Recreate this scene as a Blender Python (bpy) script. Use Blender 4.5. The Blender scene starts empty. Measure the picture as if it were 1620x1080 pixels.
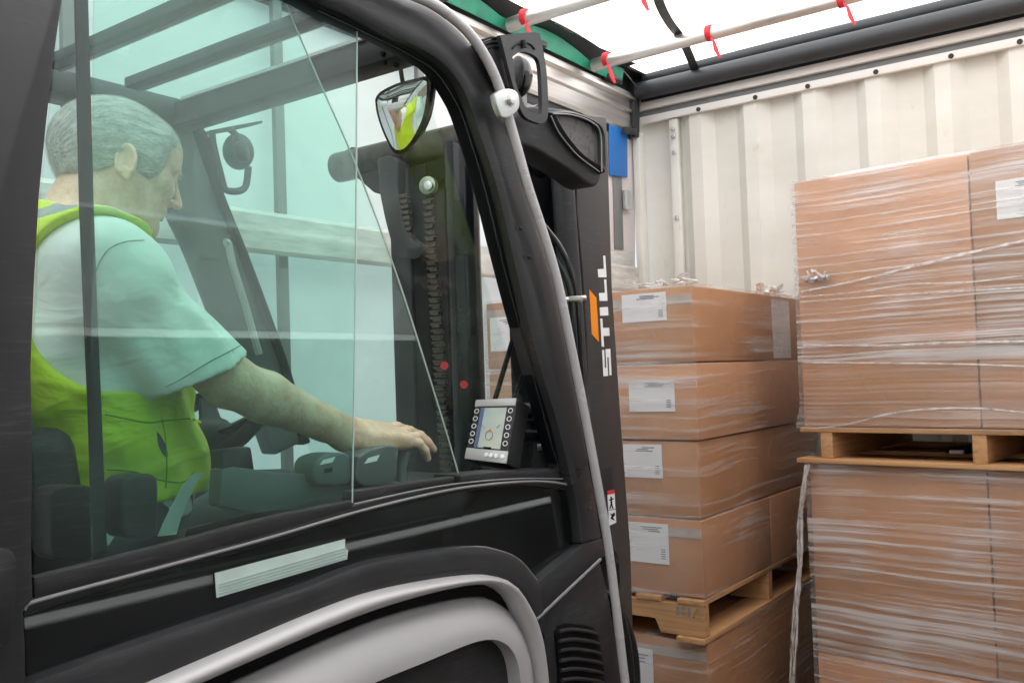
import bpy, bmesh, math, random
import numpy as np
from mathutils import Vector, Matrix, Euler, noise as mnoise
random.seed(7)
R = math.radians
SC = bpy.context.scene
COL = SC.collection

# ------------------------------------------------------------------ camera
CAMP = Vector((0, 0, 1.55))
F_PX, YAW, PITCH, ROLL = 1465.0, R(35.9), R(1.95), R(2.0)
_f = Vector((-math.sin(YAW)*math.cos(PITCH), math.cos(YAW)*math.cos(PITCH), math.sin(PITCH)))
_r = Vector((math.cos(YAW), math.sin(YAW), 0))
_u = _r.cross(_f)
IX = _r*math.cos(ROLL) - _u*math.sin(ROLL)
IY = _u*math.cos(ROLL) + _r*math.sin(ROLL)
cam_d = bpy.data.cameras.new('camera'); cam = bpy.data.objects.new('camera', cam_d); COL.objects.link(cam)
m = Matrix.Identity(4)
for i, v in enumerate((IX, IY, -_f)):
    for k in range(3): m[k][i] = v[k]
m.translation = CAMP
cam.matrix_world = m
cam_d.sensor_width = 36; cam_d.lens = 36*F_PX/1620; cam_d.clip_start = 0.02; cam_d.clip_end = 600
SC.camera = cam

# ------------------------------------------------------------------ world, sun, exposure
w = bpy.data.worlds.new('World'); SC.world = w; w.use_nodes = True
nt = w.node_tree
bg = nt.nodes['Background']
sky = nt.nodes.new('ShaderNodeTexSky'); sky.sky_type = 'NISHITA'; sky.sun_disc = False
SUN_EL, SUN_AZ = R(57), R(152)          # azimuth measured clockwise from +Y
sky.sun_elevation = SUN_EL; sky.sun_rotation = SUN_AZ
sky.air_density = 1.0; sky.dust_density = 3.0; sky.ozone_density = 0.6
nt.links.new(sky.outputs[0], bg.inputs[0]); bg.inputs[1].default_value = 0.12
sd = bpy.data.lights.new('sun', 'SUN'); sd.energy = 4.6; sd.angle = R(0.5); sd.color = (1, .96, .9)
sun = bpy.data.objects.new('sun', sd); COL.objects.link(sun)
sdir = Vector((math.sin(SUN_AZ)*math.cos(SUN_EL), math.cos(SUN_AZ)*math.cos(SUN_EL), math.sin(SUN_EL)))
sun.rotation_euler = sdir.to_track_quat('Z', 'Y').to_euler()
SC.view_settings.view_transform = 'Standard'; SC.view_settings.look = 'None'
SC.view_settings.exposure = 1.52; SC.view_settings.gamma = 1; SC.view_settings.use_curve_mapping = False
cy = SC.cycles
cy.use_denoising = True
try: cy.denoiser = 'OPENIMAGEDENOISE'
except Exception: pass
cy.max_bounces = 10; cy.diffuse_bounces = 5; cy.glossy_bounces = 4; cy.transmission_bounces = 6
cy.transparent_max_bounces = 24; cy.sample_clamp_indirect = 6; cy.caustics_reflective = False; cy.caustics_refractive = False

# ------------------------------------------------------------------ pixel rays (photo pixels, 1620x1080)
def ray(px, py): return _f*1.0 + IX*((px-810)/F_PX) + IY*((540-py)/F_PX)
def oX(px, py, X): d = ray(px, py); return CAMP + d*(X/d.x)
def oY(px, py, Y): d = ray(px, py); return CAMP + d*(Y/d.y)
def oZ(px, py, Z): d = ray(px, py); return CAMP + d*((Z-CAMP.z)/d.z)
def oT(px, py, t): return CAMP + ray(px, py)*t
def LX(pts, X): return [oX(a, b, X) for a, b in pts]
def proj(p):
    v = Vector(p)-CAMP; t = v.dot(_f)
    return 810+F_PX*v.dot(IX)/t, 540-F_PX*v.dot(IY)/t

# ------------------------------------------------------------------ materials
def newmat(name):
    m = bpy.data.materials.new(name); m.use_nodes = True
    n = m.node_tree; b = n.nodes['Principled BSDF']; return m, n, b
def N(n, t, **kw):
    x = n.nodes.new(t)
    for k, v in kw.items():
        if k in x.inputs: x.inputs[k].default_value = v
        else: setattr(x, k, v)
    return x
def coords(n, scale=(1,1,1), rot=(0,0,0)):
    tc = n.nodes.new('ShaderNodeTexCoord'); mp = n.nodes.new('ShaderNodeMapping')
    mp.inputs['Scale'].default_value = scale; mp.inputs['Rotation'].default_value = rot
    n.links.new(tc.outputs['Object'], mp.inputs[0]); return mp.outputs[0]
def ramp(n, src, stops):
    r = n.nodes.new('ShaderNodeValToRGB'); e = r.color_ramp.elements
    while len(e) < len(stops): e.new(0.5)
    for i, (p, c) in enumerate(stops):
        e[i].position = p; e[i].color = (c if len(c) == 4 else (*c, 1)) if isinstance(c, tuple) else (c, c, c, 1)
    n.links.new(src, r.inputs[0]); return r.outputs[0]
def mat(name, col, rough=.5, metal=0, var=.12, vs=6, bump=0, bs=80, vscale=(1,1,1), spec=.5, coat=0, rvar=.08, wear=0):
    m, n, b = newmat(name)
    v = coords(n, vscale)
    t = N(n, 'ShaderNodeTexNoise', Scale=vs, Detail=6.0, Roughness=.6); n.links.new(v, t.inputs['Vector'])
    c0 = tuple(x*(1-var) for x in col); c1 = tuple(min(1, x*(1+var)) for x in col)
    cc = ramp(n, t.outputs[0], [(.3, c0), (.7, c1)])
    if wear:   # fine scratches and dusty patches of the paint
        w1 = N(n, 'ShaderNodeTexNoise', Scale=1.0, Detail=5.0, Roughness=.7); n.links.new(coords(n, (40, 18, 240), (.7, .2, 0)), w1.inputs['Vector'])
        w2 = N(n, 'ShaderNodeTexNoise', Scale=4.0, Detail=6.0, Roughness=.65); n.links.new(coords(n), w2.inputs['Vector'])
        wm = N(n, 'ShaderNodeMath', operation='MULTIPLY'); n.links.new(ramp(n, w1.outputs[0], [(.52, .15), (.70, 1.0)]), wm.inputs[0]); n.links.new(ramp(n, w2.outputs[0], [(.42, 0.0), (.72, wear)]), wm.inputs[1])
        mx = N(n, 'ShaderNodeMix', data_type='RGBA'); n.links.new(wm.outputs[0], mx.inputs['Factor']); n.links.new(cc, mx.inputs[6]); mx.inputs[7].default_value = (.25, .25, .255, 1); cc = mx.outputs[2]
    n.links.new(cc, b.inputs['Base Color'])
    b.inputs['Metallic'].default_value = metal; b.inputs['Specular IOR Level'].default_value = spec
    b.inputs['Coat Weight'].default_value = coat
    n.links.new(ramp(n, t.outputs[0], [(.3, max(0, rough-rvar)), (.7, min(1, rough+rvar))]), b.inputs['Roughness'])
    if bump:
        t2 = N(n, 'ShaderNodeTexNoise', Scale=bs, Detail=3.0); n.links.new(v, t2.inputs['Vector'])
        bp = N(n, 'ShaderNodeBump', Strength=bump, Distance=.002); n.links.new(t2.outputs[0], bp.inputs['Height'])
        n.links.new(bp.outputs[0], b.inputs['Normal'])
    return m
def glass(name, tint, haze=.03, dirt=0.0, gloss=1.0):
    m = bpy.data.materials.new(name); m.use_nodes = True; n = m.node_tree; n.nodes.clear()
    out = n.nodes.new('ShaderNodeOutputMaterial')
    tr = N(n, 'ShaderNodeBsdfTransparent'); tr.inputs[0].default_value = (*tint, 1)
    gl = N(n, 'ShaderNodeBsdfAnisotropic'); gl.inputs['Roughness'].default_value = .02
    lw = N(n, 'ShaderNodeLayerWeight', Blend=.5)
    p = N(n, 'ShaderNodeMath', operation='POWER'); n.links.new(lw.outputs['Facing'], p.inputs[0]); p.inputs[1].default_value = 5
    q = N(n, 'ShaderNodeMath', operation='MULTIPLY_ADD'); n.links.new(p.outputs[0], q.inputs[0]); q.inputs[1].default_value = .96*gloss; q.inputs[2].default_value = .04*gloss
    df = N(n, 'ShaderNodeBsdfDiffuse'); df.inputs[0].default_value = (.75, .8, .78, 1)
    t = N(n, 'ShaderNodeTexNoise', Scale=5.0, Detail=7.0, Roughness=.65); n.links.new(coords(n, (1, .6, 2.0), (.5, 0, 0)), t.inputs['Vector'])
    hz = N(n, 'ShaderNodeMapRange'); n.links.new(t.outputs[0], hz.inputs[0]); hz.inputs[1].default_value = .35; hz.inputs[2].default_value = .8
    hz.inputs[3].default_value = haze; hz.inputs[4].default_value = haze+dirt
    a = N(n, 'ShaderNodeMixShader'); n.links.new(hz.outputs[0], a.inputs[0]); n.links.new(tr.outputs[0], a.inputs[1]); n.links.new(df.outputs[0], a.inputs[2])
    c = N(n, 'ShaderNodeMixShader'); n.links.new(q.outputs[0], c.inputs[0]); n.links.new(a.outputs[0], c.inputs[1]); n.links.new(gl.outputs[0], c.inputs[2])
    n.links.new(c.outputs[0], out.inputs[0]); return m
def tarp(name, col, trans=.6, rough=.6, wr=.4):
    m, n, b = newmat(name)
    out = n.nodes['Material Output']
    v = coords(n)
    t = N(n, 'ShaderNodeTexNoise', Scale=1.6, Detail=6.0, Roughness=.6); n.links.new(v, t.inputs['Vector'])
    c = ramp(n, t.outputs[0], [(.3, tuple(x*.93 for x in col)), (.65, col)])
    bp = N(n, 'ShaderNodeBump', Strength=wr, Distance=.02); n.links.new(t.outputs[0], bp.inputs['Height'])
    n.links.new(c, b.inputs['Base Color']); b.inputs['Roughness'].default_value = rough; n.links.new(bp.outputs[0], b.inputs['Normal'])
    tl = N(n, 'ShaderNodeBsdfTranslucent'); n.links.new(c, tl.inputs[0])
    a = N(n, 'ShaderNodeMixShader'); a.inputs[0].default_value = trans
    n.links.new(b.outputs[0], a.inputs[1]); n.links.new(tl.outputs[0], a.inputs[2]); n.links.new(a.outputs[0], out.inputs[0])
    return m
def cardboard(name, col):
    m, n, b = newmat(name)
    t = N(n, 'ShaderNodeTexNoise', Scale=3.0, Detail=8.0, Roughness=.65); n.links.new(coords(n, (1, 1, 2)), t.inputs['Vector'])
    base = ramp(n, t.outputs[0], [(.3, tuple(x*.86 for x in col)), (.7, tuple(x*1.1 for x in col))])
    oi = n.nodes.new('ShaderNodeObjectInfo'); hv = n.nodes.new('ShaderNodeHueSaturation')
    mr = N(n, 'ShaderNodeMapRange'); n.links.new(oi.outputs['Random'], mr.inputs[0]); mr.inputs[3].default_value = .84; mr.inputs[4].default_value = 1.14
    n.links.new(mr.outputs[0], hv.inputs['Value']); n.links.new(base, hv.inputs['Color']); base = hv.outputs[0]
    n.links.new(base, b.inputs['Base Color']); b.inputs['Roughness'].default_value = .62
    t2 = N(n, 'ShaderNodeTexNoise', Scale=1.0, Detail=3.0); n.links.new(coords(n, (4, 4, 160)), t2.inputs['Vector'])
    bp = N(n, 'ShaderNodeBump', Strength=.15, Distance=.002); n.links.new(t2.outputs[0], bp.inputs['Height'])
    t4 = N(n, 'ShaderNodeTexNoise', Scale=7.0, Detail=3.0, Distortion=.8); n.links.new(coords(n), t4.inputs['Vector'])
    b4 = N(n, 'ShaderNodeBump', Strength=.5, Distance=.012); n.links.new(t4.outputs[0], b4.inputs['Height']); n.links.new(b4.outputs[0], bp.inputs['Normal'])
    n.links.new(bp.outputs[0], b.inputs['Normal']); return m
def film(name, lo=.52, hi=.72, mx=.62, base=.05, scale=(1.1, 1.1, 34), rot=(.0, .0, 0), seed=0.0, col=(.86, .83, .82), zfade=None):
    """stretch film: clear sheet with taut whitish creases running round the load"""
    m = bpy.data.materials.new(name); m.use_nodes = True; n = m.node_tree; n.nodes.clear()
    out = n.nodes.new('ShaderNodeOutputMaterial')
    mp = coords(n, scale, rot)
    add = N(n, 'ShaderNodeVectorMath', operation='ADD'); n.links.new(mp, add.inputs[0]); add.inputs[1].default_value = (seed, seed*1.7, seed*.3)
    # let the creases wander: distort height by a broad noise
    bn = N(n, 'ShaderNodeTexNoise', Scale=1.6, Detail=2.0); n.links.new(coords(n, (1, 1, 1)), bn.inputs['Vector'])
    mu = N(n, 'ShaderNodeVectorMath', operation='MULTIPLY'); n.links.new(bn.outputs['Color'], mu.inputs[0]); mu.inputs[1].default_value = (0, 0, scale[2]*.05)
    ad2 = N(n, 'ShaderNodeVectorMath', operation='ADD'); n.links.new(add.outputs[0], ad2.inputs[0]); n.links.new(mu.outputs[0], ad2.inputs[1])
    t1 = N(n, 'ShaderNodeTexNoise', Scale=1.0, Detail=5.0, Roughness=.62); n.links.new(ad2.outputs[0], t1.inputs['Vector'])
    t3 = N(n, 'ShaderNodeTexNoise', Scale=2.3, Detail=3.0); n.links.new(coords(n, (1, 1, 1.6)), t3.inputs['Vector'])
    mk = N(n, 'ShaderNodeMath', operation='MULTIPLY_ADD'); n.links.new(t3.outputs[0], mk.inputs[0]); mk.inputs[1].default_value = .56; n.links.new(t1.outputs[0], mk.inputs[2])
    sb = N(n, 'ShaderNodeMath', operation='SUBTRACT'); n.links.new(mk.outputs[0], sb.inputs[0]); sb.inputs[1].default_value = .28
    fac = N(n, 'ShaderNodeMapRange'); n.links.new(sb.outputs[0], fac.inputs[0])
    for i, v in zip((1, 2, 3, 4), (lo, hi, base, mx)): fac.inputs[i].default_value = v
    facs = fac.outputs[0]
    if zfade:
        sx = n.nodes.new('ShaderNodeSeparateXYZ'); n.links.new(coords(n), sx.inputs[0])
        zr = N(n, 'ShaderNodeMapRange'); n.links.new(sx.outputs[2], zr.inputs[0])
        for i, v in zip((1, 2, 3, 4), (*zfade, .32, 1.0)): zr.inputs[i].default_value = v
        fm = N(n, 'ShaderNodeMath', operation='MULTIPLY'); n.links.new(facs, fm.inputs[0]); n.links.new(zr.outputs[0], fm.inputs[1]); facs = fm.outputs[0]
    tr = N(n, 'ShaderNodeBsdfTransparent'); tr.inputs[0].default_value = (.99, .985, .985, 1)
    bp = N(n, 'ShaderNodeBump', Strength=.55, Distance=.004); n.links.new(t1.outputs[0], bp.inputs['Height'])
    p = N(n, 'ShaderNodeBsdfPrincipled'); p.inputs['Base Color'].default_value = (*col, 1); p.inputs['Roughness'].default_value = .2
    n.links.new(bp.outputs[0], p.inputs['Normal'])
    a = N(n, 'ShaderNodeMixShader'); n.links.new(facs, a.inputs[0]); n.links.new(tr.outputs[0], a.inputs[1]); n.links.new(p.outputs[0], a.inputs[2])
    gl = N(n, 'ShaderNodeBsdfAnisotropic'); gl.inputs['Roughness'].default_value = .12; n.links.new(bp.outputs[0], gl.inputs['Normal'])
    c = N(n, 'ShaderNodeMixShader'); c.inputs[0].default_value = .10; n.links.new(a.outputs[0], c.inputs[1]); n.links.new(gl.outputs[0], c.inputs[2])
    n.links.new(c.outputs[0], out.inputs[0]); return m
def wood(name, col, axis=0):
    m, n, b = newmat(name)
    s = [14, 14, 40]; s[axis] = 1.2
    t = N(n, 'ShaderNodeTexNoise', Scale=2.0, Detail=7.0, Roughness=.65, Distortion=.6); n.links.new(coords(n, tuple(s)), t.inputs['Vector'])
    n.links.new(ramp(n, t.outputs[0], [(.28, tuple(x*.55 for x in col)), (.5, col), (.75, tuple(min(1, x*1.18) for x in col))]), b.inputs['Base Color'])
    b.inputs['Roughness'].default_value = .75
    bp = N(n, 'ShaderNodeBump', Strength=.4, Distance=.002); n.links.new(t.outputs[0], bp.inputs['Height']); n.links.new(bp.outputs[0], b.inputs['Normal']); return m
def paper(name, axis='X'):
    """blurred print on white paper: grey smudged lines in the upper part, a dark block at the right"""
    m, n, b = newmat(name)
    t = N(n, 'ShaderNodeTexNoise', Scale=1.0, Detail=3.0); n.links.new(coords(n, (60, 60, 260)), t.inputs['Vector'])
    t2 = N(n, 'ShaderNodeTexNoise', Scale=9.0, Detail=2.0); n.links.new(coords(n), t2.inputs['Vector'])
    k = N(n, 'ShaderNodeMath', operation='MULTIPLY'); n.links.new(ramp(n, t.outputs[0], [(.5, 0.0), (.62, 1.0)]), k.inputs[0]); n.links.new(ramp(n, t2.outputs[0], [(.5, 0.0), (.62, .55)]), k.inputs[1])
    n.links.new(ramp(n, k.outputs[0], [(0, (.80, .79, .79)), (1, (.35, .34, .35))]), b.inputs['Base Color'])
    b.inputs['Roughness'].default_value = .45; return m

M = dict(
 frame=mat('dark_grey_powder_coat', (.026, .0265, .029), .40, 0, .16, 7, 0, 260, (1,1,1), .35, 0, .14, .24),
 frame2=mat('charcoal_plastic', (.020, .020, .022), .46, 0, .12, 9, 0, 260, (1,1,1), .3, 0, .1, .3),
 mast=mat('mast_charcoal_paint', (.040, .036, .035), .46, 0, .1, 3, 0, 200, (1,1,1), .35, 0, .1, .3),
 black=mat('black_rubber', (.0035, .004, .0055), .5, 0, .2, 9, 0, 200, (1,1,1), .12),
 blackg=mat('black_gloss', (.008, .010, .011), .15, 0, .1, 5),
 inner=mat('cab_interior_grey', (.045, .052, .055), .55, 0, .12, 6, 0, 200, (1,1,1), .3),
 innerl=mat('cab_interior_light_grey', (.11, .12, .12), .5, 0, .1, 6, .1, 200),
 silver=mat('silver_grey_paint', (.45, .445, .45), .33, .15, .05, 4, .1, 400),
 silver2=mat('silver_body_panel', (.41, .405, .41), .38, .1, .05, 2, .1, 300),
 rail=mat('grab_rail_grey', (.50, .49, .50), .28, .1, .06, 8),
 steel=mat('bright_steel', (.55, .55, .54), .28, 1, .12, 14, .2, 200),
 zinc=mat('zinc_clamp', (.56, .58, .58), .4, .7, .1, 30, .2, 200),
 greasy=mat('greasy_steel', (.07, .065, .055), .35, .7, .5, 25, .3, 120),
 chain=mat('chain_steel', (.10, .085, .07), .4, .8, .4, 60, .2, 200),
 alu=mat('brushed_aluminium', (.62, .60, .57), .38, .85, .18, 3, .35, 6, (1, .5, 14)),
 aluw=mat('scuffed_aluminium_slat', (.60, .60, .58), .5, .35, .25, 5, .4, 20, (1, 1.2, 6)),
 wallp=None,
 white=mat('white_paint', (.74, .73, .70), .5, 0, .05, 3),
 grey=mat('grey_paint', (.17, .175, .175), .5, 0, .1, 4),
 dkstrip=mat('dark_curtain_seal', (.028, .032, .036), .5, 0, .2, 7, .2, 60),
 red=mat('red_webbing', (.62, .02, .035), .6, 0, .2, 30, .3, 200),
 green=mat('green_mesh_tarp', (.015, .27, .16), .5, 0, .25, 14, .6, 160),
 blue=mat('blue_tarp', (.015, .15, .48), .45, 0, .12, 4, .4, 12),
 pink=mat('pale_plastic_sheet', (.62, .57, .58), .5, 0, .05, 3),
 orange=mat('orange_paint', (.90, .27, .0), .4, 0, .03, 4),
 logo=mat('white_lettering', (.86, .86, .86), .4, 0, .02, 4),
 redlab=mat('red_label', (.65, .03, .04), .4, 0, .03, 4),
 wood=wood('pallet_wood', (.50, .27, .12), 0), woody=wood('pallet_wood_lengthways', (.50, .27, .12), 1),
 wallhole=mat('dark_hole', (.03, .03, .03), .8),
 floor=mat('trailer_floor_plywood', (.20, .155, .115), .6, 0, .3, 5, .3, 50),
 yard=mat('yard_concrete', (.33, .32, .30), .85, 0, .15, .6, .3, 10),
 glassd=glass('tinted_sliding_pane', (.872, .976, .948), .002, .012, 1.1),
 glasss=glass('tinted_cab_glass', (.93, .98, .965), .003, .008, .6),
 glassw=glass('windscreen_glass', (.93, .975, .955), .005, .05, .8),
 glassl=glass('dark_lower_glass', (.42, .50, .49), .004, .010, 1.3),
 edge=mat('pale_glass_edge', (.50, .58, .55), .2, 0, .1, 20),
 skin=None,
 screen=None,
)
def skinmat():
    m, n, b = newmat('skin')
    t = N(n, 'ShaderNodeTexNoise', Scale=26.0, Detail=12.0, Roughness=.75); n.links.new(coords(n), t.inputs['Vector'])
    n.links.new(ramp(n, t.outputs[0], [(.34, (.66, .36, .24)), (.52, (.82, .52, .38)), (.68, (.92, .66, .52))]), b.inputs['Base Color'])
    b.inputs['Roughness'].default_value = .5
    b.inputs['Subsurface Weight'].default_value = .0
    t2 = N(n, 'ShaderNodeTexNoise', Scale=140.0, Detail=4.0); n.links.new(coords(n), t2.inputs['Vector'])
    bp = N(n, 'ShaderNodeBump', Strength=.4, Distance=.003); n.links.new(t2.outputs[0], bp.inputs['Height']); n.links.new(bp.outputs[0], b.inputs['Normal'])
    return m
M['skin'] = skinmat()
def hairmat():
    m, n, b = newmat('grey_hair')
    t = N(n, 'ShaderNodeTexNoise', Scale=1.0, Detail=5.0, Roughness=.7, Distortion=.5); n.links.new(coords(n, (210, 18, 130), (.35, 0, .1)), t.inputs['Vector'])
    t0 = N(n, 'ShaderNodeTexNoise', Scale=14.0, Detail=3.0); n.links.new(coords(n), t0.inputs['Vector'])
    mm = N(n, 'ShaderNodeMath', operation='MULTIPLY_ADD'); n.links.new(t0.outputs[0], mm.inputs[0]); mm.inputs[1].default_value = .5; n.links.new(t.outputs[0], mm.inputs[2])
    n.links.new(ramp(n, mm.outputs[0], [(.45, (.24, .235, .22)), (.72, (.44, .43, .41)), (1.0, (.72, .71, .68))]), b.inputs['Base Color'])
    b.inputs['Roughness'].default_value = .42
    bp = N(n, 'ShaderNodeBump', Strength=.7, Distance=.004); n.links.new(t.outputs[0], bp.inputs['Height']); n.links.new(bp.outputs[0], b.inputs['Normal'])
    return m
M['hair'] = hairmat()
M['rslat'] = mat('white_rail_paint', (.88, .88, .87), .4, 0, .03, 3)
M['gap'] = tarp('bright_streak_strip', (.95, .95, .95), .9, .5, .1)  # extra translucent cloth for the added strips mirrored as light streaks
M['trim'] = mat('satin_trim', (.22, .22, .225), .35, .1, .1, 8)
M['board'] = mat('grey_drop_board', (.21, .21, .21), .6, 0, .2, 2)
def fabric(name, col, fold=.5, sc=7, weave=900, rough=.8):
    m, n, b = newmat(name)
    t = N(n, 'ShaderNodeTexNoise', Scale=float(sc), Detail=3.0, Distortion=1.2); n.links.new(coords(n, (1, .7, 1.6), (.6, 0, 0)), t.inputs['Vector'])
    t2 = N(n, 'ShaderNodeTexNoise', Scale=float(weave), Detail=1.0); n.links.new(coords(n), t2.inputs['Vector'])
    n.links.new(ramp(n, t2.outputs[0], [(.3, tuple(x*.9 for x in col)), (.7, col)]), b.inputs['Base Color'])
    b.inputs['Roughness'].default_value = rough; b.inputs['Sheen Weight'].default_value = .2
    bp = N(n, 'ShaderNodeBump', Strength=fold, Distance=.02); n.links.new(t.outputs[0], bp.inputs['Height'])
    bp2 = N(n, 'ShaderNodeBump', Strength=.2, Distance=.001); n.links.new(t2.outputs[0], bp2.inputs['Height']); n.links.new(bp.outputs[0], bp2.inputs['Normal'])
    n.links.new(bp2.outputs[0], b.inputs['Normal']); return m
M['shirt'] = fabric('pale_polo_fabric', (.84, .86, .84))
M['vest'] = fabric('yellow_green_vest_fabric', (.62, .76, .03), .7, 9)
M['reflect'] = mat('grey_reflective_tape', (.40, .41, .42), .35, .3, .1, 40, .3, 400)
M['trousers'] = fabric('dark_trousers', (.05, .055, .07))
M['seat'] = fabric('seat_cloth', (.055, .06, .065), .3, 6)
M['boot'] = mat('black_leather', (.02, .018, .016), .4)
M['belt'] = mat('pale_webbing', (.62, .66, .64), .6, 0, .05, 20, .2, 300)
def screenmat():
    m, n, b = newmat('lit_display')
    t = N(n, 'ShaderNodeTexNoise', Scale=22.0, Detail=1.0); n.links.new(coords(n), t.inputs['Vector'])
    c = ramp(n, t.outputs[0], [(.3, (.26, .32, .35)), (.7, (.38, .41, .35))])
    n.links.new(c, b.inputs['Base Color']); n.links.new(c, b.inputs['Emission Color']); b.inputs['Emission Strength'].default_value = .12
    b.inputs['Roughness'].default_value = .2; return m
M['screen'] = screenmat()
def wallmat():
    m, n, b = newmat('off_white_wall_paint')
    t = N(n, 'ShaderNodeTexNoise', Scale=1.5, Detail=8.0, Roughness=.6); n.links.new(coords(n, (1, 1, 3)), t.inputs['Vector'])
    base = ramp(n, t.outputs[0], [(.3, (.60, .60, .545)), (.62, (.69, .69, .64))])
    t2 = N(n, 'ShaderNodeTexNoise', Scale=5.0, Detail=9.0, Roughness=.75); n.links.new(coords(n, (2, 2, .8)), t2.inputs['Vector'])
    st = ramp(n, t2.outputs[0], [(.60, 0.0), (.70, .45)])
    mx = N(n, 'ShaderNodeMix', data_type='RGBA'); n.links.new(st, mx.inputs['Factor']); n.links.new(base, mx.inputs[6]); mx.inputs[7].default_value = (.50, .40, .30, 1)
    n.links.new(mx.outputs[2], b.inputs['Base Color']); b.inputs['Roughness'].default_value = .48; return m
M['wallp'] = wallmat()
M['carton'] = cardboard('brown_cardboard', (.50, .245, .112))
M['carton2'] = cardboard('brown_cardboard_pinkish', (.55, .28, .145))
M['tape'] = mat('clear_packing_tape', (.50, .42, .36), .18, 0, .1, 20, .3, 60)
M['paper'] = paper('blurred_print_paper')
M['print'] = mat('grey_print', (.22, .22, .23), .5, 0, .3, 60)
M['tarp'] = tarp('translucent_roof_tarp', (.93, .93, .91), .72)
M['curtain'] = tarp('translucent_side_curtain', (.80, .82, .80), .38, .5, .3)
M['curtr'] = tarp('translucent_right_curtain', (.70, .71, .70), .42, .5, .3)

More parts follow.
